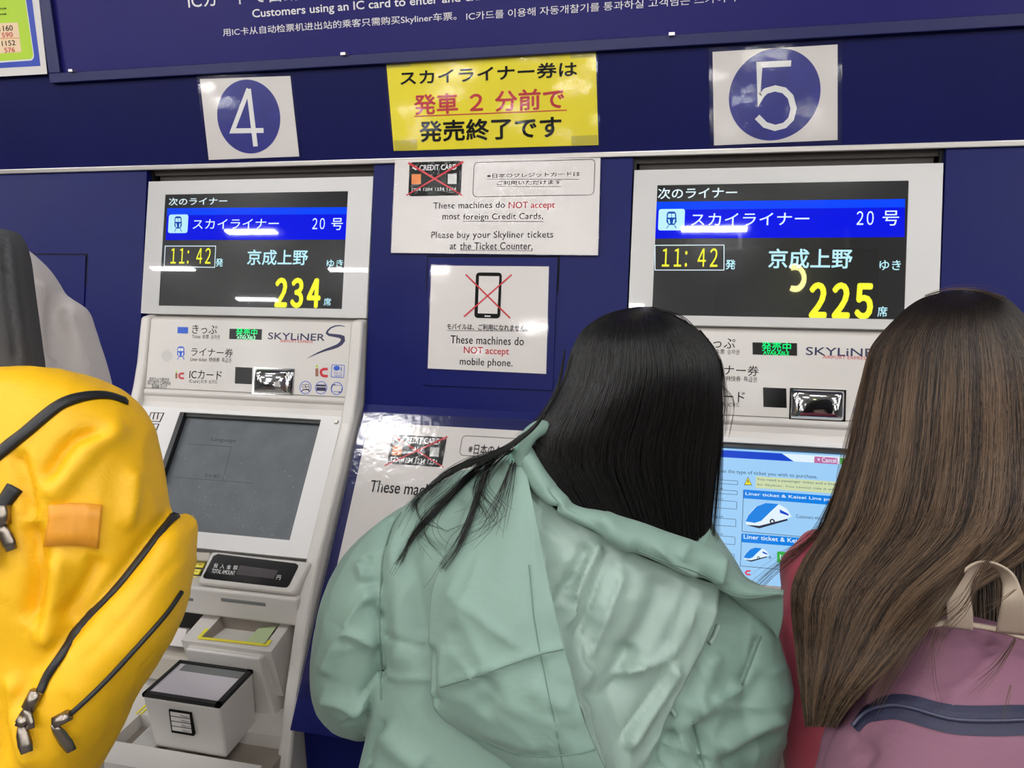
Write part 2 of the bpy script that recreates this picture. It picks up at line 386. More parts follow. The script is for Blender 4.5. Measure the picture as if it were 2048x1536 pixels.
# yellow notice
t, n = sheet('yellow_notice', 'yellow paper notice with black and red Japanese writing between the number signs', 'notice', FAS, [(772, 117), (1191, 93), (1197, 290), (788, 302)], YELLOW, margin=.004)
m = MB(); m.text('スカイライナー券は', FAS, (802, 171), (1154, 123), n+.0004, INK, .034)
m.text('発売終了です', FAS, (841, 284), (1122, 232), n+.0004, INK, .036)
m.text('発車 ２ 分前で', FAS, (830, 230), (1128, 176), n+.0004, REDINK, .034); m.stroke(FAS, [(829, 233), (1134, 220.5)], 2, n+.0004, REDINK)
m.build('lettering', t)
TAPE = mat('adhesive tape', (196, 184, 40), .3)
m = MB()
for q in ([(772, 118), (820, 115), (821, 133), (774, 136)], [(1141, 97), (1190, 95), (1190, 114), (1141, 117)], [(788, 281), (835, 279), (835, 299), (790, 302)], [(1143, 272), (1195, 270), (1196, 289), (1143, 291)]): m.pslab(FAS, q, n, n+.0003, TAPE)
m.build('tape', t)
# credit card notice
def card(m, pl, c, n, cw):
    tl, tr, br, bl = c; h = n
    q = lambda u, v: tuple((np.array(tl)*(1-u)+np.array(tr)*u)*(1-v)+(np.array(bl)*(1-u)+np.array(br)*u)*v)
    m.rrect(pl, tl, br, cw*.07, h, INK)
    m.quad([pl.w(*pl.px(*q(u, v)), h+.0003) for u, v in ((.05, .17), (.14, .25), (.14, .09))], WHITEINK)
    m.text('CREDIT CARD', pl, q(.2, .25), q(.92, .07), h+.0003, WHITEINK, .03)
    m.face(pl, [q(*p) for p in ((.05, .36), (.23, .36), (.23, .66), (.05, .66))], h+.0003, ORANGE)
    m.face(pl, [q(*p) for p in ((.75, .36), (.92, .36), (.92, .66), (.75, .66))], h+.0003, GREYINK)
    m.text('1234 1234 1234 1234', pl, q(.06, .87), q(.91, .76), h+.0003, WHITEINK, .015)
    m.stroke(pl, [q(-.02, .02), q(1.03, 1.0)], [cw*.045, cw*.025], h+.0006, REDINK); h += .0002; m.stroke(pl, [q(1.05, 0.0), q(-.04, 1.0)], [cw*.045, cw*.025], h+.0006, REDINK)
t, n = sheet('credit_card_notice', 'white notice refusing foreign credit cards, under the yellow notice', 'notice', WAL, [(793, 322), (1202, 318), (1197, 512), (785, 507)], PAPER, margin=.002, film=CRINKLE, n0=.008)
m = MB(); card(m, WAL, ((822, 327), (924, 326), (924, 393), (820, 393)), n+.0003, 102); m.build('card_picture', t)
m = MB(); h = n+.0004
m.rrect(WAL, (950, 327), (1189, 392.5), 9, h, INK, outline=1.1)
m.text('※日本のクレジットカードは', WAL, (976, 358.6), (1161, 345.5), h, INK, .012); m.text('ご利用いただけます', WAL, (996, 373), (1124, 361.5), h, INK, .012)
m.stroke(WAL, [(976, 360.5), (1160, 361)], .8, h, INK); m.stroke(WAL, [(996, 375), (1124, 375.5)], .8, h, INK)
m.text('These machines do', WAL, (869, 419.5), (1012, 405), h, INK, .006, 1.05); m.text('NOT accept', WAL, (1019, 422.5), (1111.5, 404.8), h, REDINK, .012)
m.text('most', WAL, (887.5, 441), (922, 430), h, INK, .006); m.text('foreign Credit Cards,', WAL, (928.6, 445), (1088, 427.5), h, INK, .006, 1.05)
m.stroke(WAL, [(928, 444.5), (1088, 445)], 1, h, INK)
m.text('Please buy your Skyliner tickets', WAL, (865, 482), (1108, 463.5), h, INK, .006, 1.05)
m.text('at', WAL, (902, 500.5), (915, 489), h, INK, .006); m.text('the Ticket Counter,', WAL, (922, 503), (1067.5, 486), h, INK, .006, 1.05); m.stroke(WAL, [(922, 502), (1067, 503)], 1, h, INK)
m.build('lettering', t)
# mobile phone notice
t, n = sheet('mobile_phone_notice', 'white notice with a crossed out mobile phone on the raised wall hatch', 'notice', WAL, [(865, 532), (1099, 534), (1093.5, 748), (857.5, 737)], PAPER, margin=.003, n0=.0065)
h = n+.0004; m = MB(); m.rrect(WAL, (954, 546), (1002, 637.5), 7, h, INK); m.face(WAL, [(960, 553), (1000.5, 553.5), (996.5, 628.5), (957.5, 627.5)], h+.0003, PAPER); m.face(WAL, [(971, 631.5), (983, 632), (983, 634.5), (971, 634)], h+.0003, WHITEINK)
m.stroke(WAL, [(933.5, 550), (1022, 637)], 3, h+.0006, REDINK); m.stroke(WAL, [(1025, 550.5), (930, 634)], 3, h+.0008, REDINK); m.build('phone_picture', t)
m = MB(); m.text('モバイルは、ご利用になれません。', WAL, (896, 659.5), (1056, 651), h, INK, .02); m.stroke(WAL, [(896, 661.5), (1058, 663)], .8, h, INK)
m.text('These machines do', WAL, (903, 687), (1049.5, 675), h, INK, .006, 1.05); m.text('NOT accept', WAL, (929.5, 711), (1020, 696), h, REDINK, .012); m.text('mobile phone.', WAL, (921.5, 734), (1027, 719), h, INK, .006, 1.05); m.build('lettering', t)
# big notice behind clear cover on the sloping console between the machines
t = thing('console_notice', tuple(CON.w(.02, -.2)), 'large white notice under a glossy clear cover on the sloping blue console', 'notice')
xr = -.02+.34; x0, t1 = CON.px(725, 825); x1 = .315
MB().slab(CON, x0+.022, x1-.02, -.62, t1-.024, 0, .0012, PAPER).build('paper', t)
MB().slab(CON, x0, x1, -.64, t1, .0045, .0065, ACRYL).build('clear_cover', t)
m = MB(); h = .0016
card(m, CON, ((786, 869), (890, 874), (884, 935), (774, 932)), h, 100); m.build('card_picture', t)
m = MB(); m.rrect(CON, (925, 871), (1150, 926), 9, h, INK, outline=1.1)
m.text('※日本のクレジットカードは', CON, (936, 908), (1125, 899), h, INK, .012)
m.text('These machines do NOT accept', CON, (737, 991), (1085, 985), h, INK, .012); m.build('lettering', t)

# ------------------------------------------------------------------ ticket machines
def scr(name, rgb, e): return mat(name, (4, 4, 5), .3 if name.startswith('touch') else .04, spec=.12, emit=e, ergb=rgb)
LCD = mat('lcd black', (9, 9, 10), .2, spec=.25, emit=.012, ergb=(255, 255, 255))
S_WH = scr('screen white', (225, 246, 255), 1.15); S_YE = scr('screen yellow', (252, 250, 60), 1.1); S_IC = scr('screen pale blue', (190, 240, 255), 1.1)
S_BL = scr('screen blue', (0, 18, 238), 1.0); S_BL2 = scr('screen bright blue', (0, 70, 255), 1.05)
S_GR = scr('led green', (10, 255, 120), 1.6)
T_BG = scr('touch background', (160, 210, 252), .95); T_BL = scr('touch blue', (8, 130, 232), .95); T_DB = scr('touch dark blue', (0, 66, 208), .95); T_WH = scr('touch white', (226, 242, 255), 1.0)
T_MV = scr('touch mauve', (196, 110, 168), .9); T_GN = scr('touch green', (60, 190, 70), .9); T_YE = scr('touch pale yellow', (208, 222, 176), .95); T_WY = scr('touch warning yellow', (240, 224, 40), 1.0)
T_IN = scr('touch ink', (60, 84, 110), .8); T_RD = scr('touch red', (230, 60, 90), .95); T_DK = scr('touch dark', (30, 36, 60), .9)
TOUCH = mat('resting touch glass', (98, 103, 107), .35, spec=.2, var=.1, vscale=22, bump=.0, rvar=.06)  # matte grey base stands in for the ceiling reflected in dusty glass
SMUDGE = mat('touch glass smudge', (140, 142, 142), .6)
def train(m, pl, P, n, a, b, c):
    """front view of a train; P maps 0..1 square to pixels"""
    R = lambda q: [P(*p) for p in q]
    m.face(pl, R([(.18, .1), (.3, 0), (.7, 0), (.82, .1), (.86, .6), (.7, .8), (.3, .8), (.14, .6)]), n, a)
    m.face(pl, R([(.26, .12), (.48, .12), (.48, .36), (.24, .36)]), n+.0003, b); m.face(pl, R([(.52, .12), (.74, .12), (.76, .36), (.52, .36)]), n+.0003, b)
    m.face(pl, R([(.24, .46), (.36, .46), (.42, .72), (.3, .72)]), n+.0003, c); m.face(pl, R([(.64, .46), (.76, .46), (.7, .72), (.58, .72)]), n+.0003, c)
    m.stroke(pl, R([(.3, .82), (.16, 1)]), 1.4, n, a); m.stroke(pl, R([(.7, .82), (.84, 1)]), 1.4, n, a)
def sq(tl, br): return lambda u, v: (tl[0]+(br[0]-tl[0])*u, tl[1]+(br[1]-tl[1])*v)

def ticket_machine(dx, label, variant):
    t = thing('ticket_machine', (-.58+dx, -.2, 0), label, 'ticket machine', 'blue wall ticket machines')
    B = lambda mb, name, par=t, **k: mb.shift(dx).build(name, par, **k)
    x0, x1 = -.874, -.276
    # casing ------------------------------------------------------
    L = lambda tt, n: tuple(LOG.w(0, tt, n)[1:]); Z = lambda tt, n: tuple(BEZ.w(0, tt, n)[1:])
    back = [(.30, 0), (.30, ZS-.355), (0.0, ZS-.355)]
    front = [L(.002, -.004), L(-.172, -.004), (L(-.172, 0)[0]-.004, L(-.172, 0)[1]-.012), (Z(0, 0)[0]+.012, Z(0, 0)[1]+.012), Z(-.004, -.004), Z(-.006, -.04), Z(-.33, -.04), Z(-.345, -.05), (-.37, .76), (-.37, .54), (-.57, .47), (-.60, .40), (-.60, 0)]
    prof = back+front
    m = MB(); m.hexa([(x0+.004, y, z) for y, z in prof], [(x1-.004, y, z) for y, z in prof], IVORY); B(m, 'body', bevel=.004)
    fr = [L(.004, .007), L(-.11, .008), L(-.168, .014), Z(.02, .02), Z(-.02, .014), Z(-.335, .014), Z(-.42, .004), (-.515, .60), (-.57, .47), (-.61, .40), (-.61, 0)]
    for a, b, nm in ((x0, x0+.026, 'side_cheek'), (x1-.03, x1, 'side_cheek')):
        m = MB(); p = back+fr; m.hexa([(a, y, z) for y, z in p], [(b, y, z) for y, z in p], IVORY); B(m, nm, bevel=.008, seg=3)
    # display -----------------------------------------------------
    tt, tb = MON.px(520, 358)[1], MON.px(500, 631)[1]
    ox0, oy1 = MON.px(333, 388); ox1, oy0 = MON.px(685.6, 618)
    ox0, ox1 = MON.px(330.8, 388)[0], MON.px(696, 383)[0]; oy1 = MON.px(500, 386)[1]; oy0 = MON.px(500, 614.5)[1]
    mx0, mx1 = -.8825, -.2735
    m = MB(); m.slab(MON, mx0, mx1, oy1, tt, -.07, 0, WHITEP); m.slab(MON, mx0, mx1, tb, oy0, -.07, 0, WHITEP); m.slab(MON, mx0, ox0, oy0, oy1, -.07, 0, WHITEP); m.slab(MON, ox1, mx1, oy0, oy1, -.07, 0, WHITEP)
    disp = B(m, 'display_housing')
    m = MB(); m.slab(MON, ox0-.003, ox1+.003, oy0-.003, oy1+.003, -.02, -.0015, LCD); lcd = B(m, 'display_screen', disp)
    m = MB(); h = -.0011
    if variant == 4:
        tx = [('次のライナー', (337, 411), (454.6, 394), S_WH, .015), ('２０', (624, 458.5), (650, 436), S_WH, .004), ('号', (662, 460), (686, 436), S_WH, .006), ('スカイライナー', (385, 458), (558, 437), S_WH, .006),
              ('１１：４２', (340.6, 527), (422, 496), S_YE, .006), ('発', (431, 533), (446, 517), S_IC, .02), ('京成上野', (494, 529.5), (616, 499.5), S_IC, .018), ('ゆき', (653, 535), (686, 519), S_IC, .012), ('２３４', (550, 613), (640.5, 558), S_YE, .016), ('席', (647, 611), (662, 596), S_IC, .012)]
        bar = [(334, 416), (694.5, 414), (691.7, 479), (330.5, 480)]; ic = ((337.5, 429), (374.5, 466)); bx = [(330, 492), (431, 492), (429, 534.5), (328, 533)]
    else:
        tx = [('次のライナー', (1315.7, 398), (1474.6, 373.5), S_WH, .015), ('２０', (1713, 450), (1748, 422), S_WH, .004), ('号', (1765, 451), (1798.7, 421), S_WH, .006), ('スカイライナー', (1382, 451.5), (1619, 424.5), S_WH, .006),
              ('１１：４２', (1323.6, 533), (1436, 496.5), S_YE, .006), ('発', (1451, 538.5), (1471, 519.4), S_IC, .02), ('京成上野', (1537, 536), (1705, 497.6), S_IC, .018), ('ゆき', (1759, 540), (1802, 520.5), S_IC, .012), ('２２５', (1620, 634), (1744.7, 568), S_YE, .016), ('席', (1755, 633), (1775, 613), S_IC, .012)]
        bar = [(1311.6, 403.5), (1810.6, 397.5), (1809.6, 474), (1310, 477)]; ic = ((1317.5, 418), (1368.5, 460.5)); bx = [(1310, 490.5), (1448, 490), (1448, 540), (1310, 540)]
    m2 = MB(); m2.face(MON, bar, h, S_BL); mid = lambda a, b, u: tuple(np.array(a)*(1-u)+np.array(b)*u)
    m2.face(MON, [bar[0], bar[1], mid(bar[1], bar[2], .22), mid(bar[0], bar[3], .22)], h+.0002, S_BL2); m2.build('train_bar', lcd)
    m.rrect(MON, ic[0], ic[1], 5, h+.0004, S_IC); w = ic[1][0]-ic[0][0]
    train(m, MON, sq((ic[0][0]+.22*w, ic[0][1]+.1*w), (ic[1][0]-.22*w, ic[1][1]-.08*w)), h+.0007, scr('icon blue', (10, 80, 190), .9), S_IC, S_IC)
    m.stroke(MON, bx, 1.6, h+.0004, S_WH, closed=True)
    for s, a, b, c, k in tx: m.text(s, MON, a, b, h+.0005, c, k*(3 if s[0] == '２' and len(s) == 3 else 2 if s[0] == '２' else 1.3), .62 if s[0] == '２' else (.74 if s[0] == '１' else 1))
    m.build('screen_lettering', lcd)
    m = MB(); m.slab(MON, mx0+.001, mx1-.001, tb+.001, tt-.001, .0012, .0016, GLASS); B(m, 'display_glass', disp)
    # logo panel ----------------------------------------------------
    lx0, lx1 = x0+.027, x1-.031
    m = MB(); m.slab(LOG, lx0, lx1, -.172, .0, -.003, .0, IVORY); lp = B(m, 'logo_panel', bevel=.001)
    m = MB(); h = .0004
    m.face(LOG, [(355.5, 654), (376.6, 654.5), (376, 667), (355, 666.5)], h, BLUEI2)
    train(m, LOG, sq((351.5, 693), (372, 719)), h, BLUEI2, WHITEINK, WHITEINK)
    for s, a, b, c, k in (('きっぷ', (384, 667), (435, 650.5), INK, .0), ('Ticket  车票  승차권', (384, 677), (440, 670), INK, 0), ('ライナー券', (381.7, 712), (467, 697.4), INK, 0), ('Liner ticket  特快券  특급권', (381, 722.5), (463, 716), INK, 0),
                         ('ICカード', (378.4, 757), (444.4, 742), INK, 0), ('IC card | IC卡  IC카드', (378.4, 767), (435.5, 760), INK, 0), ('SKYLiNER', (536, 678.5), (650, 668), NAVYINK, .012), ('AIRPORT EXPRESS', (560, 684.5), (626, 681), REDINK, 0),
                         ('防犯カメラ動作中', (299, 761.5), (339, 756), INK, 0), ('SECURITY CAMERA', (295, 768.5), (342, 763), INK, 0), ('監視器 감시카', (303.5, 776), (334.5, 770), INK, 0)):
        m.text(s, LOG, a, b, h, c, k)
    for q, k in (((351, 742), 1.0), ((631, 731), 1.45)):
        m.face(LOG, [(q[0], q[1]+4*k), (q[0]+4*k, q[1]+4*k), (q[0]+4*k, q[1]+15*k), (q[0], q[1]+15*k)], h, BROWNI); m.disc(LOG, (q[0]+2*k, q[1]+1*k), 1.8*k, h, GREENI, 12)
        m.stroke(LOG, [(q[0]+17*k, q[1]+5*k), (q[0]+11*k, q[1]+5*k), (q[0]+8*k, q[1]+7*k), (q[0]+7.5*k, q[1]+10*k), (q[0]+9*k, q[1]+13.4*k), (q[0]+12*k, q[1]+14.6*k), (q[0]+17*k, q[1]+14.6*k)], 3.6*k, h, REDINK)
    sw = [(690, 653), (682, 651.2), (671.6, 651.7), (662, 655.5), (656, 661), (653.6, 666), (658, 669.5), (669, 671), (679, 672.5), (685.5, 675), (686, 681), (682, 687), (674.7, 692), (663, 696.3), (651, 700), (635, 706.5), (613, 717.5)]
    m.stroke(LOG, sw, [1.2, 2, 2.6, 3, 3.6, 4.2, 5, 6, 7, 8.5, 9, 8, 7, 6, 4.6, 3, .3], h, NAVYINK)
    m.rrect(LOG, (663.5, 729), (688, 756), 2, h, BLUEI2, outline=1.2); m.text('●i', LOG, (667, 741), (684, 732), h, BLUEI2, .01); m.text('チャージ', LOG, (668, 748.5), (684, 743.5), h, BLUEI2, .01); m.text('できます', LOG, (668, 754), (684, 749.5), h, BLUEI2, .01)
    for i, c in enumerate(((611, 775), (642.5, 775.5), (673.7, 777))):
        m.disc(LOG, c, 13, h, BLUEI2, 32, hole=.9)
        if i == 1: m.face(LOG, [(633, 769), (652, 769.5), (652, 773), (633, 772.5)], h, NAVYINK); m.face(LOG, [(633, 774.5), (652, 775), (652, 782), (633, 781.5)], h, NAVYINK)
        elif i == 0:
            for q in ((604, 769), (611, 768), (612, 773)): m.rrect(LOG, q, (q[0]+7, q[1]+6), 1, h, NAVYINK, outline=.9)
            m.stroke(LOG, [(603, 783), (607, 779), (617, 779.5), (619, 783)], 2, h, NAVYINK)
        else: m.rrect(LOG, (664, 770), (684, 784), 2, h, BLUEI2, outline=.8); m.stroke(LOG, [(663.5, 776), (665, 770), (671, 769)], 1.6, h, NAVYINK); m.stroke(LOG, [(684, 778), (683, 784), (677, 785)], 1.6, h, NAVYINK)
    for i in range(7):
        for j in range(7):
            if (i-3)**2+(j-3)**2 < 11: m.disc(LOG, (334+(i-3)*3.1-(j-3)*.25, 711.5+(j-3)*3.4+(i-3)*.3), .9, h, GREYP, 6)
    B(m, 'lettering', lp)
    m = MB(); m.pslab(LOG, [(459.6, 657.6), (524, 658.6), (523, 679.7), (458.8, 678)], -.001, .0008, BLACKG); led = B(m, 'sale_indicator')
    m = MB(); m.text('発売中', LOG, (472, 672), (515.5, 657.8), .0012, S_GR, .004); m.text('AVAILABLE', LOG, (474, 678.2), (512, 673), .0012, S_GR, 0); B(m, 'indicator_lettering', led)
    m = MB(); m.pslab(LOG, [(471, 734), (504.6, 735.5), (503.5, 768.5), (470, 767)], -.001, .0006, BLACKG); B(m, 'sensor_window')
    # convex mirror
    a0, b1 = LOG.px(510.4, 735.5); a1, b0 = LOG.px(586, 791); m = MB(); N = 14; vs = []
    for j in range(N+1):
        for i in range(N+1):
            u, v = i/N*2-1, j/N*2-1; hh = .0105*(1-abs(u)**6)**.5*(1-abs(v)**6)**.5 + .007*(1-u*u*.6)*(1-v*v*.6)*(abs(u) < .999)*(abs(v) < .999)
            vs.append(LOG.w(a0+(a1-a0)*i/N, b0+(b1-b0)*j/N, hh))
    m.add(vs, [[j*(N+1)+i, j*(N+1)+i+1, (j+1)*(N+1)+i+1, (j+1)*(N+1)+i] for j in range(N) for i in range(N)], CHROME, True)
    m.slab(LOG, a0-.001, a1+.001, b0-.001, b1+.001, 0, .003, CHROME); B(m, 'convex_mirror')
    # shelf lip over the touch panel
    m = MB(); q = [L(-.172, 0), (L(-.172, 0)[0]-.008, L(-.172, 0)[1]-.004), (L(-.172, 0)[0]-.010, L(-.172, 0)[1]-.011), (Z(0, 0)[0]+.022, Z(0, 0)[1]+.012), (Z(0, 0)[0]+.024, Z(0, 0)[1]+.03)]
    m.hexa([(lx0, y, z) for y, z in q], [(lx1, y, z) for y, z in q], IVORY); B(m, 'panel_lip', bevel=.003)
    # touch panel ---------------------------------------------------
    ta = BEZ.px(362, 825.5); tb_ = BEZ.px(647, 840.5); tc_ = BEZ.px(577, 1081)
    px0, px1, pt1, pt0 = ta[0], (tb_[0]+tc_[0])/2, (ta[1]+tb_[1])/2, tc_[1]
    bx0, bx1, bt1, bt0 = lx0, lx1, 0.0, BEZ.px(500, 1107)[1]
    m = MB()
    for a, b, c, d in ((bx0, bx1, pt1, bt1), (bx0, bx1, bt0, pt0), (bx0, px0, pt0, pt1), (px1, bx1, pt0, pt1)): m.slab(BEZ, a, b, c, d, -.008, .004, WHITEP)
    tp = B(m, 'touch_panel')
    m = MB()
    for q in ((bx0+.012, bt1-.014), (bx1-.012, bt1-.014)):
        vs = [BEZ.w(q[0]+.006*math.cos(k*math.pi/8), q[1]+.006*math.sin(k*math.pi/8), .004) for k in range(16)]; ws = [BEZ.w(q[0]+.0045*math.cos(k*math.pi/8), q[1]+.0045*math.sin(k*math.pi/8), .008) for k in range(16)]; m.hexa(vs, ws, STEEL)
    B(m, 'screw', tp)
    SD = -.012; SP = BEZ.off(SD)
    m = MB(); m.slab(BEZ, px0, px1, pt0, pt1, -.03, SD-.004, BLACK); m.slab(BEZ, px0-.0, px0+.012, pt0, pt1, -.01, .0035, BLACK) if variant == 4 else None; m.slab(BEZ, px0, px1, pt1-.008, pt1, -.014, -.002, BLACK); B(m, 'screen_gasket', tp)
    m = MB(); m.slab(BEZ, px0+.004, px1, pt0, pt1-.008, SD-.004, SD, TOUCH if variant == 4 else T_BG); ts = B(m, 'touch_screen', tp)
    m = MB(); h = SD+.0004
    if variant == 4:
        rr = random.Random(9)
        for i in range(330):
            x = px0+.02+(px1-px0-.03)*rr.random(); y = pt0+.01+(pt1-pt0-.04)*rr.random()*(.4+.6*rr.random()); r = .0003+.0013*rr.random()**3; an = rr.random()*3
            m.quad([BEZ.w(x+r*math.cos(k+an)*rr.uniform(.5, 1.5), y+r*math.sin(k+an), h+i*1e-7) for k in (0, 1.2, 2.5, 3.8, 5)], SMUDGE)
        m.stroke(BEZ, [(370, 884), (458, 890)], .8, h, BLACK); m.stroke(BEZ, [(458, 890), (440, 957)], .8, h, BLACK); m.stroke(BEZ, [(340, 951), (502, 963)], .8, h, BLACK)
        m.text('取消 確認', BEZ, (403, 951), (436, 946), h, BLACK, 0); m.text('Language', BEZ, (416, 880), (468, 874), h, BLACK, 0)
        m.shift(dx)
    else:
        P = SP; h = .0004
        m.face(P, [(1370, 896), (1563, 907), (1587, 923), (1370, 910)], h, T_DB); m.face(P, [(1564, 907), (1720, 916), (1720, 931), (1588, 923)], h, T_WH)
        m.face(P, [(1629, 913), (1675, 916), (1675, 929), (1628, 926)], h+.0003, T_MV); m.face(P, [(1680, 916), (1716, 918), (1716, 931), (1680, 929)], h+.0003, T_GN)
        m.text('× Cancel', P, (1635, 924), (1672, 917), h+.0006, T_WH, .01)
        m.text('Choose the type of ticket you wish to purchase.', P, (1419, 946), (1635, 950), h, T_IN, 0)
        m.face(P, [(1488, 970), (1504, 971), (1496, 954)][::-1], h, T_DK); m.face(P, [(1489.5, 969), (1502.5, 970), (1496, 956)][::-1], h+.0003, T_WY); m.stroke(P, [(1496, 960), (1496, 966)], 1.6, h+.0006, T_DK)
        m.face(P, [(1512, 952.5), (1706, 966), (1706, 990), (1511, 976)], h, T_YE); m.text('You need a passenger ticket and a liner ticket', P, (1514, 962), (1700, 968), h+.0004, T_IN, 0); m.text('for Skyliner. You cannot ride it with one', P, (1514, 972), (1696, 979), h+.0004, T_IN, 0)
        for y, k in ((0, 1.0), (88, .55)):
            yb = 84 if y == 0 else 65
            x0_ = 1487-y*.04
            m.face(P, [(x0_, 979+y), (1712, 996+y), (1712, 1014+y), (x0_-.5, 996.5+y)], h, T_BL)
            m.stroke(P, [(x0_, 980+y), (x0_-3, 979+y+yb), (1712, 999+y+yb)], 1, h, T_IN)
            m.text('Liner ticket & Keisei Line passenger ticket', P, (x0_+4, 992+y), (1748, 1003+y-1), h+.0004, T_WH, .02)
            o = (1491, 1007) if y == 0 else (1487.5, 1096)
            q = lambda u, v: (o[0]+u*92*k, o[1]+v*50*k)
            m.face(P, [q(0, .72), q(.04, .5), q(.22, .12), q(.42, 0), q(.72, .03), q(.9, .22), q(1, .52), q(.85, .66), q(.55, .82), q(.26, .98), q(.02, .86)], h+.0003, T_WH)
            m.face(P, [q(.0, .72), q(.06, .48), q(.24, .12), q(.44, -.01), q(.72, .03), q(.55, .32), q(.34, .7), q(.2, .78)], h+.0006, T_BL)
            m.face(P, [q(.74, .24), q(.93, .42), q(.94, .5), q(.75, .38)], h+.0006, T_DB); m.face(P, [q(.02, .86), q(.3, .9), q(.9, .62), q(.92, .68), q(.3, 1.0), q(.12, .92)], h+.0007, T_DK); m.disc(P, q(.58, .72), 5*k, h+.0008, T_DK, 16, hole=.5)
        m.text('Customers who need', P, (1592, 1036), (1660, 1034), h, T_IN, 0); m.stroke(P, [(1540, 1111), (1540, 1119)], 1, h, T_IN); m.stroke(P, [(1536, 1115), (1544, 1115.4)], 1, h, T_IN)
        m.face(P, [(1554.5, 1103), (1600, 1106), (1599, 1128), (1554, 1125)], h, T_GN); m.text('IC', P, (1560, 1120), (1575, 1110), h+.0004, T_WH, .02)
        m.stroke(P, [(1501, 1142), (1494, 1142), (1491, 1145.5), (1494, 1149), (1501, 1149.4)], 3, h, T_RD)
        for a, b in ((961, 970), (981, 990), (1002, 1019), (1037, 1054), (1072, 1090), (1106, 1125)):
            m.rrect(P, (1375, a-6), (1476-(a-960)*.05, b), 2, h, T_DK, outline=.8); m.text('select item', P, (1400, a-4), (1450, a-4), h, T_IN, 0) if 0 else None
            m.text('English', P, (1424, a-2), (1446, a-6), h, T_IN, 0)
    ui = m.build('screen_picture', ts)
    m = MB()
    for q in ([(303.5, 826), (331, 827), (322.5, 845.5), (297, 844)], [(295, 848), (321, 849), (313, 868), (288, 867)], [(286, 871), (312, 872), (304, 891), (279, 890)]):
        m.pslab(BEZ, q, .0041, .0044, INK); c = np.mean(q, 0); m.face(BEZ, [tuple(c+(np.array(p)-c)*.86) for p in q], .0047, PAPER)
        for k in (-5, 3): m.stroke(BEZ, [(c[0]+k+2, c[1]-5), (c[0]+k, c[1]+5)], 2.4, .005, INK); m.disc(BEZ, (c[0]+k+2.6, c[1]-6.5), 1.6, .005, INK, 8)
    m.text('防犯', BEZ, (286, 838), (297, 832), .0042, GREYINK, 0)
    B(m, 'sticker', tp)
    # keypad left below the touch panel ---------------------------------
    KP = BEZ.off(-.02)
    m = MB(); m.pslab(KP, [(318, 1108), (425, 1113), (395, 1183), (290, 1178)], -.02, .0, BLACK); kp = B(m, 'keypad')
    for r in range(4):
        for c in range(4):
            x = 401-c*19-r*8.5; y = 1125+r*13.6-c*1.1
            m = MB(); m.pslab(KP, [(x-4, y), (x+12, y+1), (x+6.5, y+11.5), (x-9.5, y+10.5)], .0, .005, YELMARK); m.stroke(KP, [(x-2, y+5), (x+5, y+5.5)], 1.4, .0053, BROWNI)
            B(m, 'key', kp, bevel=.001)
    m = MB(); m.pslab(BEZ, [(295, 1098), (420, 1105), (417, 1122), (290, 1114)], -.03, .0, IVORYD); B(m, 'keypad_brow', bevel=.002)
    # amount display ------------------------------------------------------
    DP = BEZ.off(.022)
    m = MB(); a = [DP.px(*p) for p in ((421, 1102), (622, 1124), (588, 1190), (392, 1168))]
    m.lslab(DP, a[::-1], -.06, 0, IVORY); ad = B(m, 'amount_display', bevel=.008, seg=3)
    m = MB(); q = [(436, 1108), (592, 1127), (597, 1131), (596, 1136), (579, 1170), (574, 1175), (566, 1175), (409, 1157), (406, 1153), (427, 1112)]
    m.face(DP, q, .0006, BLACKG); m.text('投入金額', DP, (427, 1136), (477, 1134), .0012, WHITEINK, .012) if 0 else None
    for i, s in enumerate('投入金額'): m.text(s, DP, (427+i*13, 1135.5+i*1.3), (438+i*13, 1127.5+i*1.3), .0012, WHITEINK, .012)
    m.text('TOTAL AMOUNT', DP, (423, 1146), (472, 1142.5), .0012, WHITEINK, .012); m.text('円', DP, (553, 1159), (563, 1151), .0012, WHITEINK, .012)
    m.face(DP, [(480, 1131), (557, 1141), (548, 1158), (472, 1149)], .0010, GREYP if 0 else mat('display window', (58, 50, 54), .2)); B(m, 'display_window', ad)
    # slot bar ---------------------------------------------------------------
    yb = ony(470, 1205, DP.w(0, DP.px(470, 1178)[1])[1]+.0)
    zt, zb = yb[2]+.012, yb[2]-.02; yf = yb[1]
    m = MB(); m.box(-.86, -.30, yf, yf+.08, zb-.02, zt+.012, IVORY); B(m, 'slot_bar', bevel=.006, seg=3)
    m = MB(); a, b = ony(441, 1194, yf), ony(532, 1213, yf); m.box(a[0], b[0], yf-.001, yf+.01, a[2]-.010, a[2]-.001, GREYP); B(m, 'banknote_slot', bevel=.002); m = MB(); a, b = ony(300, 1186, yf), ony(386, 1193, yf); m.box(a[0], b[0], yf-.001, yf+.01, a[2]-.008, a[2], GREYP); B(m, 'banknote_slot', bevel=.002)
    # change tray and coin box ------------------------------------------------
    zt = yb[2]-.045
    b0_, b1_ = onz(408, 1225, zt), onz(584, 1243, zt); f0, f1 = onz(388, 1284, zt-.018), onz(524, 1302, zt-.018)
    xl_, xr_ = min(b0_[0], f0[0]), b1_[0]
    yB, yF = b0_[1]+.02, f0[1]
    zl = .36
    def lay(x0, x1, yb_, yf_, zb_, zf_): return [(x0, yb_, zb_), (x1, yb_, zb_), (x1, yf_, zf_), (x0, yf_, zf_)]
    # tray body: top with opening
    top = lay(xl_, xr_, yB, yF, zt, zt-.018)
    ohb0, ohb1 = onz(443, 1232, zt-.004), onz(562, 1247, zt-.004); ohf0, ohf1 = onz(403, 1276, zt-.016), onz(520, 1289, zt-.016)
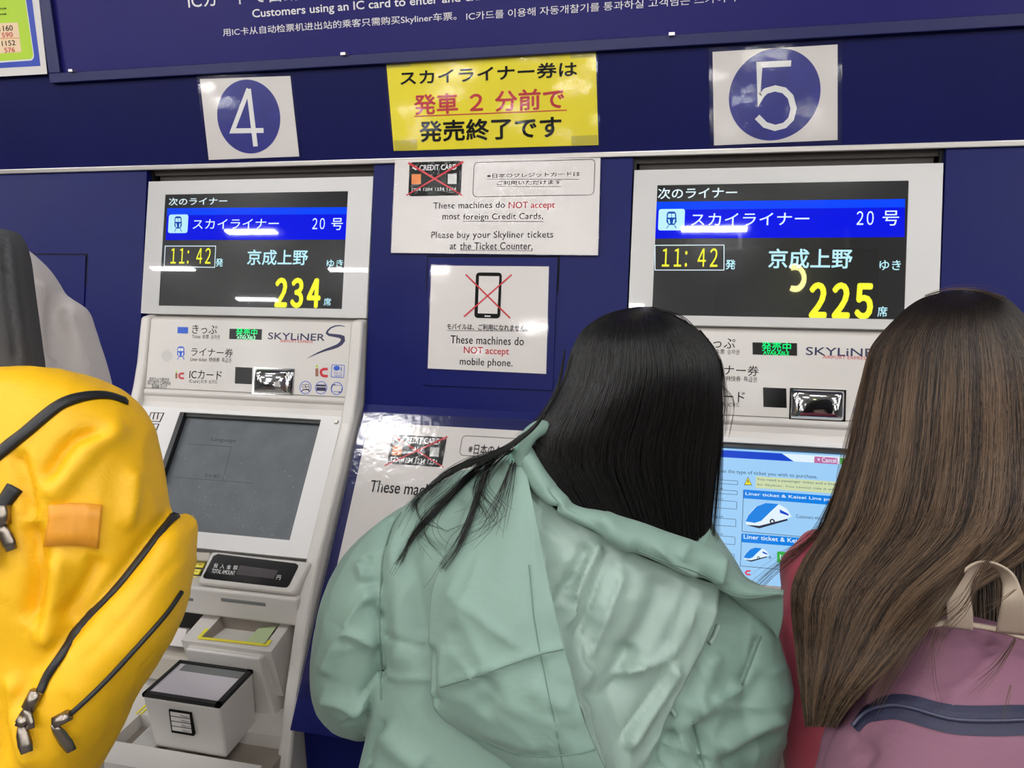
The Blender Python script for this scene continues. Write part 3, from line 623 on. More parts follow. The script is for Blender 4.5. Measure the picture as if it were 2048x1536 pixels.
    ob = [(ohb0[0], ohb0[1]), (ohb1[0], ohb1[1]), (ohf1[0]+.012, ohf1[1]), (ohf0[0], ohf0[1])]
    inner = [(x, y, zt-.018*(yB-y)/(yB-yF)) for x, y in ob]; floor_ = [(x*.7+.3*(xl_+xr_)/2, y*.75+.25*(yB+yF)/2, zt-.055) for x, y in ob]
    m = MB(); m.add(top+inner, [[0, 1, 5, 4], [1, 2, 6, 5], [2, 3, 7, 6], [3, 0, 4, 7]][:], IVORY)
    m.add(inner+floor_, [[0, 1, 5, 4], [1, 2, 6, 5], [2, 3, 7, 6], [3, 0, 4, 7], [4, 5, 6, 7]], mat('tray lining', (150, 140, 130), .5))
    bot = [(x, y+(.03 if i > 1 else 0), zt-.14) for i, (x, y, z) in enumerate(top)]
    m.add(top+bot, [[0, 4, 5, 1], [1, 5, 6, 2], [2, 6, 7, 3], [3, 7, 4, 0], [4, 7, 6, 5]], IVORY)
    ct = B(m, 'change_tray')
    m = MB(); fr_ = [np.array(p)+np.array([0, 0, .0012]) for p in inner]
    def rail(a, b, w=.006, d=(0, 0, 0)):
        a = np.array(a); b = np.array(b); t_ = (b-a)/np.linalg.norm(b-a); s_ = np.cross(t_, [0, 0, 1.])*w; m.quad([a-s_, b-s_, b+s_*.4, a+s_*.4], YELMARK)
    rail(fr_[3]+np.array([-.004, -.004, 0]), fr_[2]+np.array([.004, -.004, 0])); rail(fr_[3]*.62+fr_[0]*.38+np.array([-.006, 0, 0]), fr_[3]+np.array([-.006, -.004, 0])); rail(fr_[2]+np.array([.006, -.004, 0]), fr_[2]*.8+fr_[1]*.2+np.array([.006, 0, 0]))
    m.quad([np.array(inner[1])*.9+np.array(inner[2])*.1+np.array([-.05, 0, -.012]), np.array(inner[1])*.9+np.array(inner[2])*.1+np.array([-.006, 0, -.002]), np.array(inner[2])*.9+np.array([inner[1][0], inner[1][1], inner[1][2]])*.1+np.array([-.004, 0, -.001]), np.array(inner[2])*.9+np.array(inner[1])*.1+np.array([-.06, 0, -.014])], mat('green guide sticker', (190, 206, 160), .5))
    B(m, 'tray_marking', ct)
    # lower housing step
    zh = zt-.04; h0, h1 = onz(357, 1318, zh), onz(518, 1330, zh)
    m = MB(); m.hexa([(h0[0], yB, zh+.01), (xr_, yB, zh+.01), (xr_, yB, zl), (h0[0], yB, zl)], [(h0[0], h0[1]+.02, zh+.012), (h1[0], h0[1]+.02, zh+.012), (h1[0], h0[1]+.06, zl+.1), (h0[0], h0[1]+.06, zl+.1)], IVORY); B(m, 'tray_housing', bevel=.006, seg=3)
    # coin box
    zr = .64; R = [onz(*p, zr) for p in ((353, 1319), (505, 1338), (440, 1411), (290, 1387))]
    X0, X1 = (R[0][0]+R[3][0])/2, (R[1][0]+R[2][0])/2; YB_, YF_ = (R[0][1]+R[1][1])/2, (R[2][1]+R[3][1])/2
    m = MB(); m.hexa([(X0+.006, YB_, zr-.125), (X1-.004, YB_, zr-.125), (X1-.004, YF_+.008, zr-.125), (X0+.006, YF_+.008, zr-.125)][::-1], [(X0, YB_, zr-.006), (X1, YB_, zr-.006), (X1, YF_, zr-.006), (X0, YF_, zr-.006)][::-1], IVORY); cb = B(m, 'coin_box', bevel=.006, seg=3)
    m = MB()
    for a, b, c, d in ((X0, X1, YF_, YF_+.011), (X0, X1, YB_-.008, YB_), (X0, X0+.007, YF_, YB_), (X1-.011, X1, YF_, YB_)): m.box(a, b, c, d, zr-.008, zr, BLACK)
    B(m, 'rim', cb, bevel=.001)
    m = MB(); m.box(X0+.007, X1-.011, YF_+.011, YB_-.008, zr-.007, zr-.003, mat('clear tray plate', (206, 200, 206), .12)); m.box(X0+.02, X1-.014, YB_-.03, YB_-.0085, zr-.0028, zr-.0022, GREYP); B(m, 'coin_plate', cb)
    FY = Plane(YF_-.0008+.004, zr-.06, 0)
    m = MB(); A = ony(340, 1417, YF_+.002); Bq = ony(391, 1468, YF_+.004)
    m.box(A[0], Bq[0], YF_+.001-.003, YF_+.006, Bq[2], A[2], INK)
    for k in range(4):
        ph_ = (A[2]-Bq[2]-.007)/4; z1 = A[2]-.003-k*ph_; m.box(A[0]+.003, Bq[0]-.003, YF_-.0026, YF_-.0018, z1-ph_+.002, z1, PAPER)
        m.text(('500yen', '100yen', '50yen', '10yen')[k], Plane(YF_-.003, 0, 0), np.array([Bq[0]-.024, z1-ph_*.72]), np.array([Bq[0]-.005, z1-ph_*.3]), 0.0, INK, 0)
    B(m, 'coin_label', cb)
    # ticket slot and return tray on the left
    m = MB(); m.box(-.84, xl_-.004, -.374, -.366, .56, zb-.02, BLACK); B(m, 'ticket_slot')
    s0, s1 = ony(334, 1262, yf+.01), ony(371, 1289, yf+.01)
    m = MB(); m.hexa([(s0[0]-.02, yf+.03, s0[2]), (s1[0], yf+.03, s0[2]), (s1[0], yf+.018, s1[2]), (s0[0]-.03, yf+.018, s1[2])], [(s0[0]-.02, yf+.02, s0[2]+.004), (s1[0], yf+.02, s0[2]+.004), (s1[0], yf+.0, s1[2]), (s0[0]-.03, yf+.0, s1[2])], PAPER); B(m, 'slot_picture')
    m = MB(); m.box(-.85, h0[0]+.01, yf-.01, yf+.1, zt-.165, zt-.10, IVORYD); B(m, 'slot_ledge', bevel=.006)
    zc = .52; c0, c1 = onz(232, 1482, zc), onz(300, 1500, zc); d0 = onz(275, 1450, zc)
    m = MB(); xa, xb = c0[0]-.01, X1; ya, yc = c0[1]+.0, d0[1]+.03
    m.hexa([(x0+.02, yc+.08, zc), (xa, yc+.08, zc), (xa, yc+.08, .3), (x0+.02, yc+.08, .3)], [(x0+.02, ya-.055, zc-.0), (xa, ya-.055, zc), (xa, ya-.055, .3), (x0+.02, ya-.055, .3)], IVORY)
    m.box(xa, x1-.02, ya-.055, ya, .3, zc, IVORY); m.box(xa, x1-.02, ya, yc, .3, zc-.03, mat('tray lining', (150, 140, 130), .5)); m.box(xa, x1-.02, yc, yc+.08, .3, zc, IVORY); B(m, 'return_tray')
    m = MB(); m.box(xa+.03, xa+.09, ya+.006, yc-.004, zc-.03, zc-.012, mat('clear cup', (190, 188, 184), .15)); B(m, 'tray_cup', bevel=.006, seg=3)
    m = MB(); m.box(xa-.01, xa-.006, yc-.0, yc+.05, zc, zc+.0014, YELMARK); m.box(xa+.0, xa+.004, yc, yc+.05, zc, zc+.0014, YELMARK); B(m, 'return_tray_marking')
    return t
ticket_machine(0, 'left ticket machine, under the number 4 sign, with a grey resting touch screen', 4)
ticket_machine(DX, 'right ticket machine, under the number 5 sign, with a bright blue touch screen', 5)

# ------------------------------------------------------------------ soft forms: lofts, fused garments, folds, strands
def cat1(P, sub):
    """Catmull-Rom through rows of P"""
    P = np.asarray(P, float); k = len(P); out = []
    for i in range(k-1):
        a, b, c, d = P[max(i-1, 0)], P[i], P[i+1], P[min(i+2, k-1)]
        for j in range(sub):
            t = j/sub; out.append(.5*(2*b+(c-a)*t+(2*a-5*b+4*c-d)*t*t+(3*b-a-3*c+d)*t**3))
    out.append(P[-1]); return np.array(out)
def loft(mb, rings, m, seg=40, ex=2.3, sub=4):
    """rings: (left px, right px, depth, front thickness, back thickness)"""
    A = cat1([[r[0][0], r[0][1], r[1][0], r[1][1], r[2], r[3], r[4]] for r in rings], sub)
    vs = []
    for lx, ly, rx, ry, d, tf, tb in A:
        L, R = at(lx, ly, d), at(rx, ry, d); c = (L+R)/2; a = (R-L)/2
        for j in range(seg):
            q = 2*math.pi*j/seg; cq, sq_ = math.cos(q), math.sin(q)
            u = math.copysign(abs(cq)**(2/ex), cq); v = math.copysign(abs(sq_)**(2/ex), sq_)
            vs.append(c+a*u-AW*(v*(tf if v > 0 else tb)))
    k = len(A)
    fs = [[i*seg+j, i*seg+(j+1) % seg, (i+1)*seg+(j+1) % seg, (i+1)*seg+j] for i in range(k-1) for j in range(seg)]
    fs.append(list(range(seg))[::-1]); fs.append([(k-1)*seg+j for j in range(seg)])
    return mb.add(vs, fs, m, True)
def limb(mb, pts, m, seg=16, sub=4):
    """tube through (px, py, depth, radius)"""
    A = cat1(pts, sub); P = [at(*a[:3]) for a in A]; r = list(A[:, 3])
    d0 = P[0]-P[1]; d1 = P[-1]-P[-2]
    P = [P[0]+d0/np.linalg.norm(d0)*r[0]*.5]+P+[P[-1]+d1/np.linalg.norm(d1)*r[-1]*.5]
    return mb.tube(P, [r[0]*.6]+r+[r[-1]*.6], m, seg)
def vnormals(V, Fq):
    N = np.zeros_like(V)
    fn = np.cross(V[Fq[:, 2]]-V[Fq[:, 0]], V[Fq[:, 3 if Fq.shape[1] > 3 else 1]]-V[Fq[:, 1 if Fq.shape[1] > 3 else 0]])
    for k in range(Fq.shape[1]): np.add.at(N, Fq[:, k], fn)
    return N/(np.linalg.norm(N, axis=1, keepdims=True)+1e-12)
def fuse(mb, voxel, smooth=3):
    o = mb.build('tmp'); r = o.modifiers.new('r', 'REMESH'); r.mode = 'VOXEL'; r.voxel_size = voxel
    s = o.modifiers.new('s', 'SMOOTH'); s.iterations = smooth; s.factor = .5
    dg = bpy.context.evaluated_depsgraph_get(); dg.update(); me = bpy.data.meshes.new_from_object(o.evaluated_get(dg))
    V = np.zeros(len(me.vertices)*3); me.vertices.foreach_get('co', V); V = V.reshape(-1, 3)
    Fq = np.zeros(len(me.loops), int); me.loops.foreach_get('vertex_index', Fq); Fq = Fq.reshape(-1, 4)
    bpy.data.objects.remove(o); bpy.data.meshes.remove(me); return V, Fq
def npmesh(name, V, Fq, m, parent, smooth=True, color=None, cname='strand_color'):
    me = bpy.data.meshes.new(name); V = np.ascontiguousarray(V, np.float32); Fq = np.ascontiguousarray(Fq, np.int32); k = Fq.shape[1]
    me.vertices.add(len(V)); me.vertices.foreach_set('co', V.ravel())
    me.loops.add(Fq.size); me.loops.foreach_set('vertex_index', Fq.ravel())
    me.polygons.add(len(Fq)); me.polygons.foreach_set('loop_start', np.arange(0, Fq.size, k, dtype=np.int32))
    me.update(calc_edges=True); me.polygons.foreach_set('use_smooth', np.full(len(Fq), smooth)); me.materials.append(m)
    if color is not None:
        a = me.color_attributes.new(cname, 'FLOAT_COLOR', 'POINT'); a.data.foreach_set('color', np.ascontiguousarray(color, np.float32).ravel())
    me.update(); o = bpy.data.objects.new(name, me); COL.objects.link(o)
    if parent: o.parent = parent; o.matrix_parent_inverse = world(parent).inverted()
    return o
def plsd(Q, line):
    """distance, signed side, and place along a pixel polyline"""
    line = cat1(line, 6) if len(line) > 2 else np.asarray(line, float); n = len(line)-1
    best = np.full(len(Q), 1e9); side = np.zeros(len(Q)); par = np.zeros(len(Q))
    for i in range(n):
        a, b = line[i], line[i+1]; d = b-a; L = d @ d+1e-9
        t = np.clip(((Q-a) @ d)/L, 0, 1); e = Q-a-t[:, None]*d; r = np.hypot(e[:, 0], e[:, 1]); k = r < best
        best[k] = r[k]; side[k] = np.sign(d[0]*e[k, 1]-d[1]*e[k, 0]); par[k] = (i+t[k])/n
    return best, side, par
def folds(V, N, lines, facing=.0):
    """lines: (kind, polyline px, height m, width px): 'g' soft, 'r' crisp ridge / crease, 's' overlap step (positive side = right of travel)"""
    Q = pj(V); vis = np.clip((-(N*((V-C0)/np.linalg.norm(V-C0, axis=1, keepdims=True))).sum(1)-facing)*3, 0, 1)
    D = np.zeros(len(V))
    for kind, ln, h, w in lines:
        d, sd, t = plsd(Q, ln); env = np.clip(np.minimum(t, 1-t)*6+.12, 0, 1)
        if kind == 'g': p = np.exp(-(d/w)**2)
        elif kind == 'r': p = np.exp(-d/w)
        else: p = np.where(sd > 0, np.exp(-d/w), np.exp(-d/(w*.12)) if 0 else np.exp(-d/(w*.1))*0)
        D += h*1.5*env*p
    return V+N*(D*vis)[:, None]
def ripple(V, N, amp, freq, seed, dirs=None):
    r = np.random.default_rng(seed); D = np.zeros(len(V)); o = r.uniform(0, 50, 3)
    S = np.array(dirs if dirs else (1, 1, 1), float)*freq
    for k in range(len(V)):
        p = V[k]*S+o; D[k] = noise.noise(Vector(p))+.45*noise.noise(Vector(p*2.3))
    return V+N*(D*amp)[:, None]
def crumple(V, N, amp, freq, seed, S=(1, 1, 1)):
    """crisp folds: ridged noise warped by a slower one"""
    r = np.random.default_rng(seed); o = r.uniform(0, 50, 3); S = np.array(S, float); D = np.zeros(len(V))
    for k in range(len(V)):
        p = V[k]*S*freq+o; w = noise.noise(Vector(V[k]*freq*.5+o[::-1])); q = p+w*1.1
        a = 1-abs(noise.noise(Vector(q)))*2.2; b = 1-abs(noise.noise(Vector(q*1.9+7)))*2.2
        D[k] = max(a, 0)**3*(.55+.6*w)+.4*max(b, 0)**3
    return V+N*(D*amp)[:, None]
def bvh_of(*obs):
    vs, fs = [], []
    for o in obs:
        b = len(vs); vs += [tuple(v.co) for v in o.data.vertices]; fs += [tuple(b+i for i in p.vertices) for p in o.data.polygons]
    return BVHTree.FromPolygons(vs, fs)
def drape(bv, pts, off=.002, default=.85, sub=6, lo=.5):
    """lay a pixel polyline onto a surface; returns points and normals"""
    P, Nn = [], []; last = default
    for q in (cat1(pts, sub) if len(pts) > 2 else pts):
        d = Vector(ray(*q[:2])).normalized(); h = bv.ray_cast(Vector(C0), d)
        if h[0] is None: p = C0+ray(q[0], q[1])*last; n = -AW
        else:
            p = np.array(h[0]); n = np.array(h[1]); n = n if n @ np.array(d) < 0 else -n; last = (p-C0) @ AW
        P.append(p); Nn.append(n)
    P = np.array(P); Nn = np.array(Nn)
    for _ in range(2): P[1:-1] = .5*P[1:-1]+.25*(P[:-2]+P[2:]); Nn[1:-1] = .5*Nn[1:-1]+.25*(Nn[:-2]+Nn[2:])
    Nn /= np.linalg.norm(Nn, axis=1, keepdims=True); return P+Nn*off, Nn
def ribbon(mb, P, Nn, w, m, thick=.0015, crown=0, smooth=True):
    k = len(P); W = w if hasattr(w, '__len__') else [w]*k; vs = []
    for i in range(k):
        t = P[min(i+1, k-1)]-P[max(i-1, 0)]; t = t/(np.linalg.norm(t)+1e-12); s = np.cross(t, Nn[i]); s /= np.linalg.norm(s)+1e-12; n = Nn[i]
        h = W[i]/2; vs += [P[i]-s*h, P[i]-s*h*.5+n*(thick+crown), P[i]+s*h*.5+n*(thick+crown), P[i]+s*h, P[i]+s*h*.5-n*thick, P[i]-s*h*.5-n*thick]
    fs = [[i*6+j, i*6+(j+1) % 6, (i+1)*6+(j+1) % 6, (i+1)*6+j] for i in range(k-1) for j in range(6)]
    fs += [[0, 1, 2, 3, 4, 5][::-1], [(k-1)*6+j for j in range(6)]]
    return mb.add(vs, fs, m, smooth)
def patch(rows, nu, nv):
    """smooth sheet through a grid of (px, py, depth)"""
    G = [cat1(r, nu) for r in rows]; G = np.array(G); k = G.shape[1]
    G = np.stack([cat1(G[:, j], nv) for j in range(k)], 1); R, K = G.shape[:2]
    V = np.array([at(*G[i, j]) for i in range(R) for j in range(K)])
    Fq = np.array([[i*K+j, (i+1)*K+j, (i+1)*K+j+1, i*K+j+1] for i in range(R-1) for j in range(K-1)])
    return V, Fq
def thicken(V, N, Fq, t):
    """sheet -> closed shell of thickness t behind the face"""
    k = len(V); V2 = np.vstack([V, V-N*t]); e = {}
    for f in Fq:
        for i in range(4):
            a, b = f[i], f[(i+1) % 4]; e[(a, b)] = 1
    rim = [[a, b, b+k, a+k][::-1] for (a, b) in e if (b, a) not in e]
    return V2, np.vstack([Fq, Fq[:, ::-1]+k, np.array(rim)])
def tubes(S, r0, taper=.35):
    """S (n, k, 3) strands -> three sided tubes"""
    n, k = S.shape[:2]; T = np.zeros_like(S); T[:, 1:-1] = S[:, 2:]-S[:, :-2]; T[:, 0] = S[:, 1]-S[:, 0]; T[:, -1] = S[:, -1]-S[:, -2]
    T /= np.linalg.norm(T, axis=2, keepdims=True)+1e-12
    v = S-C0; v /= np.linalg.norm(v, axis=2, keepdims=True); a = np.cross(T, v); a /= np.linalg.norm(a, axis=2, keepdims=True)+1e-9; b = np.cross(T, a)
    rr = np.asarray(r0)[:, None]*np.linspace(1, taper, k)[None]; V = np.zeros((n, k, 3, 3))
    for j, q in enumerate((math.pi/2, math.pi/2+2.094, math.pi/2+4.189)): V[:, :, j] = S+(a*math.cos(q)+b*math.sin(q)*-1)*rr[..., None]
    idx = np.arange(n*k*3).reshape(n, k, 3); f = []
    for j in range(3): f.append(np.stack([idx[:, :-1, j], idx[:, 1:, j], idx[:, 1:, (j+1) % 3], idx[:, :-1, (j+1) % 3]], -1).reshape(-1, 4))
    return V.reshape(-1, 3), np.concatenate(f)
def hair(name, rows, n, m, capm, parent, cfun, r0=.0004, seed=1, K=20, thick=.02, start=.3, tb=None, clump=.5, wob=.010, swirl=0, cap=True):
    """rows: (y, left x, right x, depth left, depth middle, depth right, thickness behind); strands fall from row to row"""
    r = np.random.default_rng(seed); A = cat1(rows, 8); k = len(A); tt = np.linspace(0, 1, k)
    cum = np.concatenate([[0], np.cumsum(np.abs(np.diff(A[:, 0]))+.5*np.abs(np.diff(A[:, 1]))+1)]); tt = cum/cum[-1]
    def surf(th, tau, lay):
        y, xl, xr, dl, dm, dr = [np.interp(tau, tt, A[:, c]) for c in range(6)]
        s = np.sin(th); x = (xl+xr)/2+(xr-xl)/2*s; base = (dl+dr)/2+(dr-dl)/2*s
        return x, y, base+(dm-(dl+dr)/2)*np.cos(th)+lay
    th0 = r.uniform(-1.55, 1.55, n); t0 = r.uniform(0, 1, n)**1.5*start; t1 = np.clip(1-np.abs(r.normal(0, .075, n)), .7, 1.0); lay = r.uniform(0, 1, n)**1.3*thick
    cl = np.round(th0*14)/14+r.normal(0, .02, n); lin_ = np.linspace(0, 1, K)[None]
    tau = t0[:, None]+(t1-t0)[:, None]*lin_; th = th0[:, None]+(cl-th0)[:, None]*clump*lin_**1.2
    ph = r.uniform(0, 6.28, (n, 2)); th = th+wob*(np.sin(5*tau*3+ph[:, :1])+.6*np.sin(9*tau*3+ph[:, 1:]))*(.3+tau)
    th = np.clip(th, -1.57, 1.57)
    x, y, d = surf(th, tau, lay[:, None]*(.4+.6*tau))
    P = C0+(AW+AR*((x-1024)/F)[..., None]-AU*((y-768)/F)[..., None])*(d*DS)[..., None]
    V, Fq = tubes(P, r0*r.uniform(.7, 1.3, n)); col = cfun(r, th0, tau)
    col = np.repeat(col.reshape(-1, 3), 3, 0); col = np.concatenate([col, np.ones((len(col), 1))], 1)
    o = npmesh(name, V, Fq, m, parent, color=col)
    if cap:
        mb = MB(); vs = []; seg = 18
        for i in range(k):
            y, xl, xr, dl, dm, dr, bk = A[i]
            for j in range(seg+1):
                q = -1.5+3.0*j/seg; X, Y, D = (xl+xr)/2+(xr-xl)/2*math.sin(q)*.985, y+2, (dl+dr)/2+(dr-dl)/2*math.sin(q)+(dm-(dl+dr)/2)*math.cos(q)+.006+thick*.45
                vs.append(at(X, Y, D))
            for j in range(seg+1):
                q = 1.5-3.0*j/seg; D = (dl+dr)/2+(dr-dl)/2*math.sin(q)+.006+thick*.45+bk*math.cos(q)
                vs.append(at((xl+xr)/2+(xr-xl)/2*math.sin(q)*.985, y+2, D))
        w = 2*(seg+1); kk = int(k*.9); vs = vs[:kk*w]
        fs = [[i*w+j, i*w+(j+1) % w, (i+1)*w+(j+1) % w, (i+1)*w+j] for i in range(kk-1) for j in range(w)]
        fs += [list(range(w))[::-1], [(kk-1)*w+j for j in range(w)]]
        mb.add(vs, fs, capm, True).build('hair_underlayer', parent)
    return o
def locks(paths, bv, n, spread, r0, seed, off=.004, K=26, default=.85):
    """loose strands laid over a surface along pixel paths"""
    r = np.random.default_rng(seed); out = []
    for pth, cnt, sp in paths:
        for i in range(cnt):
            q = np.array(pth, float); e = r.normal(0, 1, 2)*sp; u = np.linspace(.15, 1, len(q))[:, None]**1.3
            q = q+u*e+r.normal(0, sp*.25, q.shape)*u
            cut = max(3, int(len(q)*r.uniform(.75, 1.01))); P, _ = drape(bv, q[:cut], off+r.uniform(0, .004), default, 5)
            t = np.linspace(0, 1, len(P)); tk = np.linspace(0, 1, K); out.append(np.stack([np.interp(tk, t, P[:, c]) for c in range(3)], 1))
    return np.array(out)
def human(parent, J, m, name='body'):
    """one continuous skinned figure; J holds world joints"""
    vs, es, rs = [], [], []
    def v(p, r): vs.append(tuple(p)); rs.append(r); return len(vs)-1
    def chain(a, *pr):
        for p, r in pr: b = v(p, r); es.append((a, b)); a = b
        return a
    A = {k: np.array(p, float) for k, p in J.items()}
    pel = v(A['pelvis'], .12); mid = chain(pel, (A['pelvis']*.5+A['chest']*.5, .105)); ch = chain(mid, (A['chest'], .12)); nk = chain(ch, (A['neck'], .055))
    hd = A['head']; up = hd-A['neck']; up /= np.linalg.norm(up); fw = A['face']-hd; fw -= up*(fw @ up); fw /= np.linalg.norm(fw); sd = np.cross(fw, up)
    h0 = chain(nk, (hd-up*.06-fw*.0, .06)); h1 = chain(h0, (hd, .082)); chain(h1, (hd+up*.055, .075)); 
    jw = chain(h0, (hd-up*.075+fw*.055, .035)); chain(jw, (hd-up*.095+fw*.075, .02))
    chain(h1, (hd-up*.01+fw*.06, .05), (hd-up*.015+fw*.092, .014), (hd-up*.03+fw*.108, .011))
    for s in (-1, 1): chain(h1, (hd+sd*s*.075-up*.01, .03), (hd+sd*s*.092-fw*.008, .014))
    for s in 'LR':
        sh = chain(ch, (A['shoulder'+s], .055)); el = chain(sh, ((A['shoulder'+s]+A['elbow'+s])/2, .045), (A['elbow'+s], .038)); wr = chain(el, ((A['elbow'+s]+A['wrist'+s])/2, .034), (A['wrist'+s], .025))
        d = A['hand'+s]-A['wrist'+s]; d /= np.linalg.norm(d); side = np.cross(d, [0, 0, 1.]); side /= np.linalg.norm(side); nn = np.cross(side, d)
        pa = chain(wr, (A['wrist'+s]+d*.045, .03)); pb = chain(pa, (A['wrist'+s]+d*.08, .03))
        for i, ln in enumerate((.062, .075, .07, .055)):
            o_ = side*(i-1.5)*.021; b = A['wrist'+s]+d*.09+o_
            chain(pb, (b, .009), (b+d*ln*.45-nn*.004, .0085), (b+d*ln*.8-nn*.016, .008), (b+d*ln-nn*.03, .0065))
        th = 1 if s == 'L' else -1; b = A['wrist'+s]+d*.035+side*th*.03
        chain(pa, (b, .012), (b+d*.03+side*th*.016, .010), (b+d*.056+side*th*.02-nn*.008, .0075))
        hp = chain(pel, (A['hip'+s], .085)); kn = chain(hp, ((A['hip'+s]+A['knee'+s])/2, .07), (A['knee'+s], .052)); an = chain(kn, ((A['knee'+s]+A['ankle'+s])/2, .048), (A['ankle'+s], .035))
        chain(an, (A['ankle'+s]+np.array([0, .06, -.04]), .03), (A['ankle'+s]+np.array([0, .13, -.055]), .022))
    me = bpy.data.meshes.new(name); me.from_pydata(vs, es, []); o = bpy.data.objects.new(name, me); COL.objects.link(o); me.materials.append(m)
    sk = o.modifiers.new('skin', 'SKIN'); sk.use_smooth_shade = True
    for i, q in enumerate(me.skin_vertices[0].data): q.radius = (rs[i], rs[i]); q.use_root = (i == 0)
    sb = o.modifiers.new('sub', 'SUBSURF'); sb.levels = 2; sb.render_levels = 2
    dg = bpy.context.evaluated_depsgraph_get(); dg.update(); me2 = bpy.data.meshes.new_from_object(o.evaluated_get(dg)); bpy.data.objects.remove(o)
    me2.name = name; o = bpy.data.objects.new(name, me2); COL.objects.link(o); o.parent = parent; o.matrix_parent_inverse = world(parent).inverted()
    for s in (-1, 1):
        e = MB(); c = hd+sd*s*.032+fw*.083+up*.012; bm = bmesh.new(); bmesh.ops.create_uvsphere(bm, u_segments=12, v_segments=8, radius=.0125)
        e.add([c+np.array(q.co) for q in bm.verts], [[w.index for w in f.verts] for f in bm.faces], WHITEP, True); bm.free(); e.build('eye', parent)
    return o
def trousers(parent, J, m, shoe):
    mb = MB(); A = {k: np.array(p, float) for k, p in J.items()}
    mb.tube([A['pelvis']+np.array([0, 0, .14]), A['pelvis']+np.array([0, 0, .05]), A['pelvis']+np.array([0, 0, -.08])], [.15, .155, .12], m, 20)
    for s in 'LR': mb.tube([A['hip'+s]+np.array([0, 0, .02]), (A['hip'+s]+A['knee'+s])/2, A['knee'+s], (A['knee'+s]+A['ankle'+s])/2, A['ankle'+s]+np.array([0, 0, -.0])], [.10, .092, .075, .068, .062], m, 18)
    V, Fq = fuse(mb, .012, 4); npmesh('trousers', V, Fq, m, parent)
    for s in 'LR':
        a = A['ankle'+s]; q = MB(); pr = [(-.06, .035, .05), (0, .042, .075), (.07, .045, .05), (.14, .042, .035), (.19, .025, .02)]; vs = []
        for y, w, h in pr:
            for k in range(12):
                t = 2*math.pi*k/12; vs.append((a[0]+w*math.cos(t), a[1]+y, max(.002, .02+h*math.sin(t)+(.012 if h > .04 else 0)) if math.sin(t) > -.2 else .002))
        q.add(vs, [[i*12+j, i*12+(j+1) % 12, (i+1)*12+(j+1) % 12, (i+1)*12+j] for i in range(4) for j in range(12)]+[list(range(12))[::-1], [48+j for j in range(12)]], shoe, True); q.build('shoe', parent)
def joints(px, legs):
    J = {k: at(*p) for k, p in px.items()}; x, y, z = J['pelvis']
    for s, sx in (('L', -1), ('R', 1)):
        J['hip'+s] = np.array([x+sx*.09, y+.0, z-.05]); J['knee'+s] = np.array([x+sx*.1, y+max(legs, 0), (z-.05)*.54]); J['ankle'+s] = np.array([x+sx*.1, y+legs*.3, .085])
    return J

SKIN = mat('skin', (205, 160, 135), .5)
DENIM = mat('dark trousers', (40, 42, 52), .8, bump=.1, bscale=400); SHOE = mat('white shoe leather', (205, 203, 200), .5)
HAIRB = mat('black hair', (14, 12, 12), .33, spec=.4, attr='strand_color'); HAIRBC = mat('black hair mass', (9, 8, 8), .6)
HAIRW = mat('brown hair', (80, 60, 50), .38, spec=.35, attr='strand_color'); HAIRWC = mat('brown hair mass', (30, 21, 17), .7)

